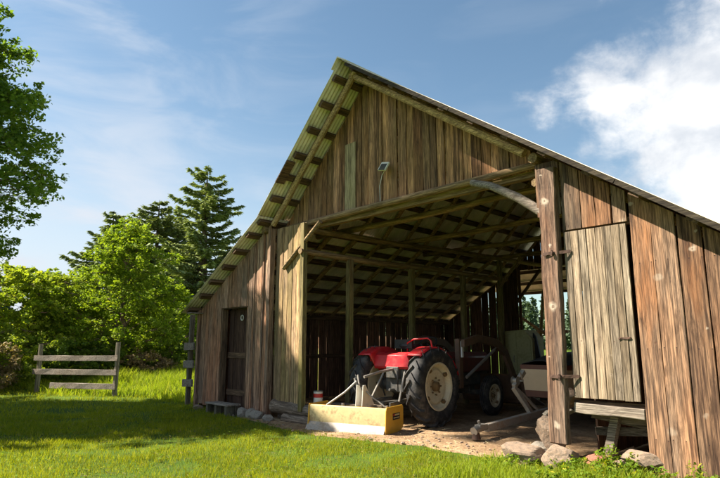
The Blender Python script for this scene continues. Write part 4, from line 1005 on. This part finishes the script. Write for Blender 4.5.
for k in range(5):
    mb = MB(); x = -.56+k*.28; mb.prism([(.32,.42),(.38,.42),(.38,.12),(.31,.03),(.33,.12)], 'x', x-.012, x+.012); bb_(mb, 'ripper_shank', M['steel'], bevel=.002)
for s in (-1, 1):
    mb = MB(); mb.prism([(.18,.40),(.22,.74),(.30,.74),(.62,.40)], 'x', s*.06+.12, s*.06+.135); bb_(mb, 'mast_plate', M['white'], bevel=.004)
mb = MB(); mb.tube([(.04,.26,.80),(-.12,.14,.62),(-.42,.06,.41)], .016, n=8); bb_(mb, 'mast_brace', M['steel'], smooth=True)
mb = MB(); mb.tube([(.04,.26,.74),(-.02,.3,.84),(.02,.34,.9),(.08,.28,.74)], .016, n=8); bb_(mb, 'mast_link', M['steel'], smooth=True)
mb = MB(); mb.tube([(.12,.30,.7),(.3,.33,.55),(.52,.36,.4)], .014, n=8); bb_(mb, 'mast_brace', M['steel'], smooth=True)

# ------------------------------------------------------------------ boat on trailer
bt = empty('boat_trailer', (-5.0, 7.42, 0)); tag(bt, 'weathered boat trailer with a long tongue and winch post inside the barn', 'trailer')
A_ = V((-5.05, 7.36, .16)); B_ = V((-5.02, 10.6, .36))
off = V((-5.0, 7.42, 0))
def tt(mb, name, mat, **k): return mb.build(name, mat, bt, **k)
mb = MB(); mb.beam(A_+V((0,.1,.02)), B_, .09, .11, seg=4, wob=.002); tt(mb, 'tongue', M['galv'], bevel=.006)
mb = MB(); mb.tube([A_+V((0,-.22,.0)), A_+V((0,-.1,.03)), A_+V((0,.15,.04))], [.06,.055,.04], n=12); mb.box(tuple(A_+V((0,-.02,.05))), (.1,.2,.07)); mb.tube([A_+V((0,-.05,.05)), A_+V((0,-.09,.14))], .02, n=8); tt(mb, 'coupler', M['steel'], smooth=True)
mb = MB(); mb.tube([A_+V((0,-.16,-.02)), A_+V((0,-.16,-.11))], [.05,.07], n=12); tt(mb, 'jack_foot', M['rust'], smooth=True)
mb = MB(); wp = V((-5.04, 8.75, .3)); mb.beam(wp, wp+V((-.12,-.28,.42)), .07, .09, up=(0,1,0)); mb.beam(wp+V((-.12,-.28,.42)), wp+V((-.10,.02,.66)), .07, .08, up=(0,1,0)); mb.beam(wp+V((0,.25,.02)), wp+V((-.10,-.2,.38)), .04, .04, up=(0,1,0)); tt(mb, 'winch_post', M['galv'], bevel=.005)
mb = MB(); mb.lathe([(-.05,0),(-.05,.07),(-.03,.04),(.03,.04),(.05,.07),(.05,0)], tuple(wp+V((-.12,-.22,.52))), 'x', 16, closed=False); mb.tube([wp+V((-.04,-.22,.52)), wp+V((.02,-.22,.52)), wp+V((.02,-.3,.66))], .012, n=6); tt(mb, 'winch', M['steel'], smooth=True)
for s in (-1, 1):
    mb = MB(); mb.beam((-5.02+s*.04, 9.5, .34), (-5.02+s*.6, 10.6, .36), .06, .08); mb.beam((-5.02+s*.6, 10.6, .36), (-5.02+s*.6, 13.0, .36), .06, .08); tt(mb, 'side_rail', M['galv'], bevel=.005)
    mb = MB(); mb.lathe([(-.08,.13),(-.09,.2),(-.06,.27),(.06,.27),(.09,.2),(.08,.13),(.02,.12),(.02,.02),(-.02,.02),(-.02,.12)], (-5.02+s*.78, 11.8, .27), 'x', 30); tt(mb, 'wheel', M['rubber'], smooth=True)
mb = MB(); mb.beam((-5.8, 11.8, .28), (-4.24, 11.8, .28), .05, .05); mb.beam((-5.6, 10.7, .38), (-4.4, 10.7, .38), .06, .06); tt(mb, 'axle', M['galv'])
boat = empty('boat', (-5.02, 9.15, .42)); tag(boat, 'small cream boat with dark brown rails and a black cover on the trailer', 'boat')
# pram hull: flat bow panel, widening sides
secs = [(0, .40, .31, .10, .64), (.5, .50, .40, .04, .63), (1.4, .60, .5, 0, .60), (2.6, .62, .52, 0, .58), (3.6, .56, .48, .02, .58)]
def hullpart(f0, f1, grow_=.0):
    vs = []; 
    for (y, wt, wb, zb, zt) in secs:
        for s in (-1, 1):
            for f in (f0, f1):
                w_ = wb + (wt-wb)*f**.7 + grow_; vs.append((s*w_, y, zb + (zt-zb)*f))
    return vs
def hull(f0, f1, name, mat, g=0):
    vs = hullpart(f0, f1, g); fs = []
    for i in range(4):
        o = i*4; fs += [(o, o+1, o+5, o+4), (o+2, o+6, o+7, o+3)]
        if f0 == 0: fs.append((o, o+4, o+6, o+2))
    fs += [(0,2,3,1), (16,17,19,18)]
    mb = MB(); mb.add(vs, fs); o = mb.build(name, mat, boat, local=True); m_ = o.modifiers.new('thick', 'SOLIDIFY'); m_.thickness = .015; return o
hull(0, .20, 'keel_planking', M['brown_hull'], .003)
hull(.20, .86, 'hull', M['cream_hull'])
hull(.86, 1.0, 'gunwale', M['brown_hull'], .012)
mb = MB(); vs = []; fs = []
for i, (y, wt, wb, zb, zt) in enumerate(secs):
    for k in range(7):
        u = -1 + k/3; vs.append((u*(wt+.0), y + .03, zt + .01 + (.10 + .08*i)*(1-u*u)*(.6 if i == 0 else 1) + .01*random.uniform(-1,1)))
for i in range(4):
    for k in range(6): fs.append((i*7+k, i*7+k+1, (i+1)*7+k+1, (i+1)*7+k))
mb.add(vs, fs); o = mb.build('cover', M['black'], boat, local=True, smooth=True); m_ = o.modifiers.new('thick', 'SOLIDIFY'); m_.thickness = .012

# pale green cabinet like machine housing at the rear
cb = empty('metal_cabinet', (-8.12, 13.9, 0)); tag(cb, 'tall pale green metal cabinet at the back of the barn', 'cabinet')
mb = MB(); mb.prism([(-.5,.0),(-.5,1.66),(-.42,1.76),(.22,1.80),(.44,1.55),(.44,.0)], 'y', -.3, .3); mb.build('body', M['palegreen'], cb, local=True, bevel=.01)
mb = MB(); mb.prism([(-.46,.35),(-.46,1.62),(-.40,1.70),(-.02,1.72),(-.02,.35)], 'y', -.325, -.303); o = mb.build('door', M['palegreen'], cb, local=True, bevel=.006)
h_ = MB(); h_.tube([(-.08,-.33,.95),(-.08,-.37,.97),(-.08,-.37,1.1),(-.08,-.33,1.12)], .01, n=6); h_.build('handle', M['steel'], o, local=True)
mb = MB(); mb.prism([(.02,.35),(.02,1.72),(.2,1.73),(.4,1.5),(.4,.35)], 'y', -.325, -.303); mb.build('door', M['palegreen'], cb, local=True, bevel=.006)
mb = MB(); mb.box((.2,-.335,.62), (.06,.015,.3)); mb.build('vent', M['black'], cb, local=True)
mb = MB(); mb.prism([(0,0),(.22,0),(.5,.25),(.1,1.0),(-.02,1.62),(-.1,1.72),(-.12,1.5)], 'y', -.03, .03); o = mb.build('plough_blade', M['black'], bevel=.006); o.location = (-7.62, 13.75, 0); tag(o, 'dark curved metal blade leaning beside the pale green cabinet', 'blade')

# ------------------------------------------------------------------ weeds at the right wall, scattered stones and straw
def weeds():
    r = np.random.default_rng(12); C = []; Rr = []
    cand = [(r.uniform(-4.0, -1.0), r.uniform(5.7, 6.5)) for _ in range(420)]
    for x, y in cand:
        dens = .9 if x > -3.3 else .35
        if r.random() > dens*(.4 + .8*(n2(x, y, 1.9)+.4)): continue
        h = r.uniform(.02, .15) * (1.25 if -2.9 < x < -2.4 else .9) * (.5 + .5*(y-5.5))
        C.append((x, y, h)); Rr.append(r.uniform(.03, .08))
    for x, y, h in [(-2.9, 6.42, .30), (-2.84, 6.42, .38), (-2.78, 6.4, .28), (-2.55, 6.38, .3), (-2.6, 6.36, .2), (-3.1, 6.3, .2), (-3.25, 6.3, .12), (-2.2, 6.35, .22), (-1.95, 6.38, .3), (-1.8, 6.3, .2)]:
        for k in range(4): C.append((x+r.normal()*.05, y+r.normal()*.04, .75*h*r.uniform(.4, 1.1))); Rr.append(.07)
    v = leaves(C, Rr, 20, .022, .9, 3, .4, .5)
    o = raw_mesh('weeds', v, 4, M['weed']); tag(o, kind='stuff')
    v = blades(26000, (-4.3, -.5), (4.9, 6.5), lambda x, y: .09+.09*max(0, n2(x, y, 2)+.3), .004, lambda x, y: max(0, min(1, (.35+n2(x, y, 1.7))*1.3))*(1 if x > -3.2 or y < 6.2 else .2), 8)
    blade_object('weed_grass', v, M['grass_tall'])
weeds()
def lawn_weeds():
    r = np.random.default_rng(31); C = []; Rr = []
    for _ in range(2600):
        x = r.uniform(-13, .3); y = r.uniform(1.4, 6.6)
        if not in_view(x, y) or y > dirt_edge(x)+.1 or n2(x+9, y, 1.3) < .02: continue
        C.append((x, y, gz(x, y)+r.uniform(.03, .055))); Rr.append(r.uniform(.02, .06))
    o = raw_mesh('clover', leaves(C, Rr, 9, .010, .25, 32, 1.6, .8), 4, M['weed']); tag(o, kind='stuff')
    C = [(r.uniform(-12, 0), r.uniform(1.4, 6.7)) for _ in range(2600)]
    mb = MB()
    for x, y in C:
        if not in_view(x, y) or y > dirt_edge(x)+.3 or n2(x, y, 1.6) < .0: continue
        a = r.uniform(0, 6.28); l = r.uniform(.03, .09); z = gz(x, y)+r.uniform(.03, .05)
        mb.tube([(x, y, z), (x+math.cos(a)*l, y+math.sin(a)*l, z+r.uniform(-.01,.02))], .0016, n=3)
    o = mb.build('dead_stems', M['dry']); tag(o, kind='stuff')
lawn_weeds()
def debris():
    r = random.Random(4); mb = MB()
    for k in range(500):
        x = r.uniform(-9, -3.6); y = dirt_edge(x) + r.uniform(0, 1.6)**1.3 + .05; z = .028 + .01; a = r.uniform(0, 6.28); l = r.uniform(.02, .09)
        mb.tube([(x, y, z), (x+math.cos(a)*l, y+math.sin(a)*l, z+r.uniform(0,.012))], r.uniform(.0015,.003), n=3)
    o = mb.build('straw_litter', plain('straw', (.5,.4,.22), rough=.8, var=.4, scale=3)); tag(o, kind='stuff')
    import bmesh
    bm = bmesh.new()
    for k in range(260):
        x = r.uniform(-13, -3.2); y = dirt_edge(x) + r.uniform(-.08, 1.1); s = r.uniform(.008, .03)
        res = bmesh.ops.create_icosphere(bm, subdivisions=1, radius=1)
        q = V((r.uniform(.7,1.4), r.uniform(.7,1.4), r.uniform(.5,.8)))*s
        for v in res['verts']: v.co = V((v.co.x*q.x*r.uniform(.85,1.15), v.co.y*q.y*r.uniform(.85,1.15), v.co.z*q.z)) + V((x, y, .025))
    me = bpy.data.meshes.new('gravel'); bm.to_mesh(me); bm.free(); me.materials.append(M['stone_warm']); o = bpy.data.objects.new('gravel', me); COL.objects.link(o); tag(o, kind='stuff')
debris()
